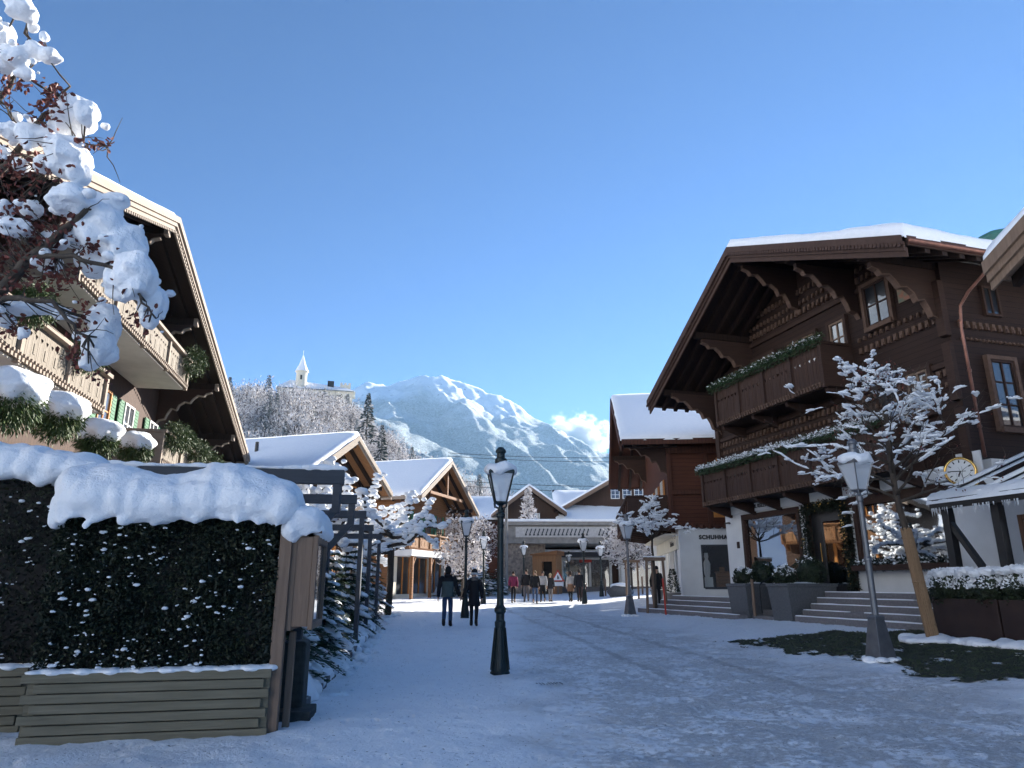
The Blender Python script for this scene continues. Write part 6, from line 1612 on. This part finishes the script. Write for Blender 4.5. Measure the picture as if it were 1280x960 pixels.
for i, (y, h, dx) in enumerate(fl):
    t = i % 3; x = -3.12-.125*(y-9.2)+dx
    if t not in first:
        e = empty('fir_tree', (x, y, gz(x,y)+.15), 0, labs[i], 'tree', 'small firs along the stone edging'); b, n, s = ftypes[t]
        b.build('trunk', M['bark'], e); n.build('needles', M['green'], e); s.build('snow', M['snow'], e, smooth=True); first[t] = e; e.scale = (h/1.9*1.1,h/1.9*1.1,h/1.9*1.02); e.rotation_euler = (0,0,i*1.3)
    else: copy_tree(first[t], (x, y, gz(x,y)+.15), i*1.3, h/1.9, labs[i])
# dark green firs and snow slope behind the thin lamp on the left of the passage
for i, (x, y, h, lab) in enumerate([(-3.4,52,2.6,'bushy fir left of the thin street lamp at the foot of the snowy bank'),(-2.0,53.5,2.3,'small fir right of the thin street lamp at the snowy bank'),(-1.1,55.5,2.0,'lowest fir beside the rubble stone pillar')]):
    copy_tree(first[i], (x, y, .75), i*2.1, (h/1.9*1.35,h/1.9*1.35,h/1.9), lab)['group'] = 'firs at the snowy bank'
arr = np.zeros((30,30,3), dtype=np.float32)
for j in range(30):
    for i in range(30):
        x = -9+i*.29; y = 53+j*.5; arr[j,i] = (x, y, .7+4.2*smooth(-1.0,-4.5,x)*smooth(53,62,y)+.5*smooth(53,55,y)*smooth(-.7,-1.5,x)+.25*noise.noise(Vector((x*.8,y*.8,0))))
tag(grid_mesh('snow_slope', arr, M['snow']), kind='structure')

# ================================================================ foreground tree at top left
rr = random.Random(21); T6 = 6.0
fg = empty('berry_tree', (-6.0, 5.6, 0), 0, 'near tree with thick snow pillows and dry dark red leaves at the top left', 'tree')
O_ = fg.location
def A_(u, v, t): return at(u, v, t)-O_
limbs = [[(0,0,0),(.1,0,1.5),(.15,.1,2.8)]]
tb = MB(); tb.tube(limbs[0], [.12,.10,.09], 10)
nodes = []
def limb(pix, r_a, r_b):
    pts = [A_(*p) for p in pix]; fine = []
    for i in range(len(pts)-1):
        for q in range(4): fine.append(pts[i].lerp(pts[i+1], q/4)+Vector((rr.gauss(0,.012),)*3))
    fine.append(pts[-1]); n = len(fine); tb.tube(fine, [r_a+(r_b-r_a)*i/(n-1) for i in range(n)], 7, cap=True)
    nodes.extend((p, r_a+(r_b-r_a)*i/(n-1)) for i, p in enumerate(fine))
base = (-300, 640, 6.3)
limb([base,(-160,480,6.2),(-60,400,6.1),(0,365,6.0),(38,322,5.9),(70,296,5.9),(108,262,5.9)], .085, .022)
limb([(-160,480,6.2),(-80,330,6.3),(-20,240,6.3),(20,190,6.2),(50,150,6.1),(78,122,6.1),(88,108,6.1)], .05, .008)
limb([(-80,330,6.3),(-40,200,6.4),(0,125,6.3),(20,90,6.3),(38,55,6.2),(34,28,6.2),(12,12,6.2)], .035, .006)
limb([(-60,400,6.1),(10,372,5.7),(60,378,5.6),(95,405,5.6),(112,440,5.6)], .03, .008)
limb([(38,322,5.9),(90,320,5.8),(140,335,5.8),(175,370,5.8),(195,398,5.8)], .025, .007)
limb([(50,150,6.1),(75,175,6.0),(105,178,6.0),(135,185,6.0)], .012, .004)
limb([(20,190,6.2),(60,205,6.1),(85,225,6.1)], .014, .006)
limb([(0,125,6.3),(18,150,6.2),(24,158,6.2)], .010, .005)
limb([(20,90,6.3),(48,70,6.2),(68,76,6.2)], .012, .005)
blobs = [(26,10,20,14),(4,44,12,18),(42,35,7,6),(55,46,6,7),(62,70,13,9),(45,64,16,9),(20,72,16,12),(5,80,14,14),(34,92,9,9),(95,146,27,22),(80,150,16,20),(108,142,14,17),(60,172,17,15),(36,168,15,16),(14,165,15,12),(88,198,24,24),(72,186,16,18),(98,214,14,18),(54,206,12,12),(4,190,8,10),(28,208,12,10),
         (88,250,28,18),(112,262,34,22),(146,252,14,10),(130,290,34,32),(158,312,24,34),(172,345,24,32),(190,376,18,24),(150,355,20,22),(120,330,22,18),(186,400,12,12),(128,398,20,20),(124,432,20,26),(134,415,14,24),(112,452,12,12),(20,285,22,12),(40,262,12,12),(5,262,12,12),(62,330,16,12),(20,386,28,7),(52,384,30,7),(80,394,12,7),(8,402,10,10),(30,415,8,8),(70,300,18,12),(92,296,18,14)]
Lm = []
for i, (u, v, ru, rv) in enumerate(blobs):
    t = 6.05+rr.uniform(-.16,.16); c_ = A_(u, v, t); k = t/880; Lm.append((tuple(c_), (ru*k*1.0, (ru+rv)*.5*k*1.1, rv*k*1.0)))
    # twig from the nearest branch node
    p0, r_ = min(nodes, key=lambda q: (q[0]-c_).length+(0 if (q[0]-c_).length > .03 else .1)); mid = p0.lerp(c_, .5)+Vector((0,0,-.03)); tb.tube([p0, mid, c_-Vector((0,0,rv*k*.6))], [min(r_,.012),.008,.005], 5)
for k in range(110):
    u, v, ru, rv = rr.choice(blobs); c_ = A_(u+rr.gauss(0,ru*.8), v+rr.gauss(0,rv*.8), 6.05+rr.uniform(-.25,.25)); s = rr.uniform(.010,.045); Lm.append((tuple(c_), (s*1.3,s*1.3,s)))
snow_lumps('snow', Lm, .0125, fg, smooth=5, disp=.030, dscale=.10, lump=.40)
clusters = [(30,103,14,6,26),(66,115,10,10,34),(62,140,14,22,80),(40,210,26,30,110),(12,215,14,40,80),(85,205,10,12,30),(122,182,14,6,30),(100,178,10,5,12),(8,110,8,20,24),(22,70,6,6,10),(55,55,4,4,6),(30,290,34,26,170),(75,285,22,24,110),(108,305,16,14,50),(40,335,36,24,150),(5,350,14,30,60),(90,345,18,14,50),(152,350,14,10,36),(180,400,14,12,40),(110,400,12,24,60),(95,440,12,14,40),(25,410,18,12,40),(125,470,10,8,14),(150,318,10,8,16),(15,250,16,12,30)]
lf = MB()
for u, v, su, sv, n in clusters:
    n = int(n*.95)
    for k in range(n):
        p = A_(u+rr.gauss(0,su*.7), v+rr.gauss(0,sv*.7), 5.98+rr.gauss(0,.12)); a = Vector((rr.gauss(0,1), rr.gauss(0,1), rr.gauss(-.4,.8))).normalized()
        nn = Vector((rr.gauss(0,1), rr.gauss(0,1), rr.gauss(0,1))); s = rr.uniform(.018,.034)
        sd_ = a.cross(nn).normalized(); # a curled round leaf of six faces
        c_ = p+a*s; up = a.cross(sd_)*s*.35
        lf.add([p, p+a*s*.6+sd_*s*.62+up, p+a*s*1.5+sd_*s*.5+up, p+a*s*2.0, p+a*s*1.5-sd_*s*.5+up, p+a*s*.6-sd_*s*.62+up, c_], [(6,0,1),(6,1,2),(6,2,3),(6,3,4),(6,4,5),(6,5,0)])
        if rr.random() < .22:
            p0, r_ = min(nodes, key=lambda q: (q[0]-p).length); tb.tube([p0, p0.lerp(p,.5)+Vector((0,0,-.02)), p], [.006,.004,.002], 4, cap=False)
lf.build('foliage', M['leafred'], fg)
for k in range(60):
    p0, r_ = rr.choice(nodes[8:]); pts, _ = limb_pts(p0, Vector((rr.gauss(0,1), rr.gauss(0,.6), rr.gauss(.3,.8))), rr.uniform(.12,.4), .25, 4, rr); tb.tube(pts, [.006,.005,.004,.003,.002], 4, cap=False)
tb.build('trunk', M['bark'], fg, smooth=True)

# ================================================================ small things down the street
def plant_pot(x, y, s, label, seed):
    e = empty('plant_pot', (x, y, gz(x,y)-.01), 0, label, 'plant pot', 'pale pots at the shoe shop'); b = MB(); b.lathe([(.22,0),(.30,.62),(.33,.63),(.33,.70),(.28,.70),(.26,.6)], (0,0,0), 20); b.build('pot', M['concrete'], e, smooth=False); e.scale = (s,s,s)
    rr = random.Random(seed); q = MB()
    for k in range(600):
        z = rr.random(); rad = .26*(1-z)**.7*rr.uniform(.4,1)+.02; a = rr.random()*6.28; q.leaf((math.cos(a)*rad, math.sin(a)*rad, .7+.95*z), (math.cos(a),math.sin(a),.5), (rr.gauss(0,1),rr.gauss(0,1),1), .02, .11)
    q.build('plant', M['ball'], e)
plant_pot(6.95, 31.6, 1.0, 'pale pot with dark cone plant right at the shoe shop corner', 1)
plant_pot(7.15, 36.2, 1.0, 'pale pot with dark cone plant next to the figure in the black coat', 2)
b = MB(); b.ball((0,0,.35), (.85,.6,.5), 12, .3, 4); o = b.build('boulder', M['granite'], None, smooth=True, loc=(7.25, 49.0, gz(7.25,49)-.05)); tag(o, 'dark round boulder with a snow cap near the end of the street', 'boulder')
snow_lumps('snow_cap', [((0,0,.72),(.72,.5,.2)),((.3,0,.68),(.4,.4,.2)),((-.35,0,.66),(.35,.35,.2))], .06, o, smooth=3)
for (x, y, lab) in ((5.0,52.0,'thin wooden stake left of the far street lamp'),(6.5,51.0,'thin wooden stake between the far lamp and the boulder'),(8.9,50,'thin wooden stake right of the boulder')):
    b = MB(); b.tube([(0,0,0),(0,0,1.15)], .06, 8); tag(b.build('bollard', M['weather'], None, loc=(x, y, gz(x,y))), lab, 'post', 'wooden posts at the road end')
sg = empty('warning_sign', (3.55, 56.5, .84), R(-4), 'triangular white warning sign with red border on a thin leg behind the walkers', 'sign')
b = MB(); b.tube([(0,0,0),(0,0,1.3)], .03, 8); b.build('pole', M['grey_iron'], sg)
b = MB(); b.prism([(-.52,0,.95),(.52,0,.95),(0,0,1.85)], (0,-.04,0), (0,-.02,0)); b.build('border', M['redpaint'], sg)
b = MB(); b.prism([(-.36,0,1.04),(.36,0,1.04),(0,0,1.66)], (0,-.05,0), (0,-.041,0)); b.build('panel', M['enamel'], sg)
b = MB(); b.box(-.05,.03,-.056,-.051,1.12,1.40); b.box(.05,.10,-.056,-.051,1.12,1.32); b.build('pictogram', M['ink'], sg)
b = MB(); b.box(-.42,.42,-.05,-.03,.62,.90); b.build('plate', M['enamel'], sg)
b = MB(); b.box(-.3,.3,-.25,.25,0,.85); b.box(-.33,.33,-.28,.28,.85,.92); tag(b.build('litter_bin', mat('bin_red', (.15,.03,.03)), None, loc=(4.75, 50, .72)), 'dark red litter bin beside the man in the navy coat', 'bin')
# ================================================================ valley haze
HAZE = .00013
b = MB(); b.box(-3150, 3150, -1750, 3150, -14, 780)
m = bpy.data.materials.new('haze_air'); m.use_nodes = True; nt = m.node_tree; nt.nodes.remove(nt.nodes['Principled BSDF'])
pv_ = nt.nodes.new('ShaderNodeVolumePrincipled'); pv_.inputs['Color'].default_value = (.42,.70,1,1); pv_.inputs['Density'].default_value = HAZE; pv_.inputs['Anisotropy'].default_value = .2
nt.links.new(pv_.outputs[0], nt.nodes['Material Output'].inputs['Volume'])
hz_ = b.build('haze', m); tag(hz_, kind='stuff')

for o in bpy.data.objects:                 # hills reach below the valley floor: nothing pokes out of the haze box
    pass
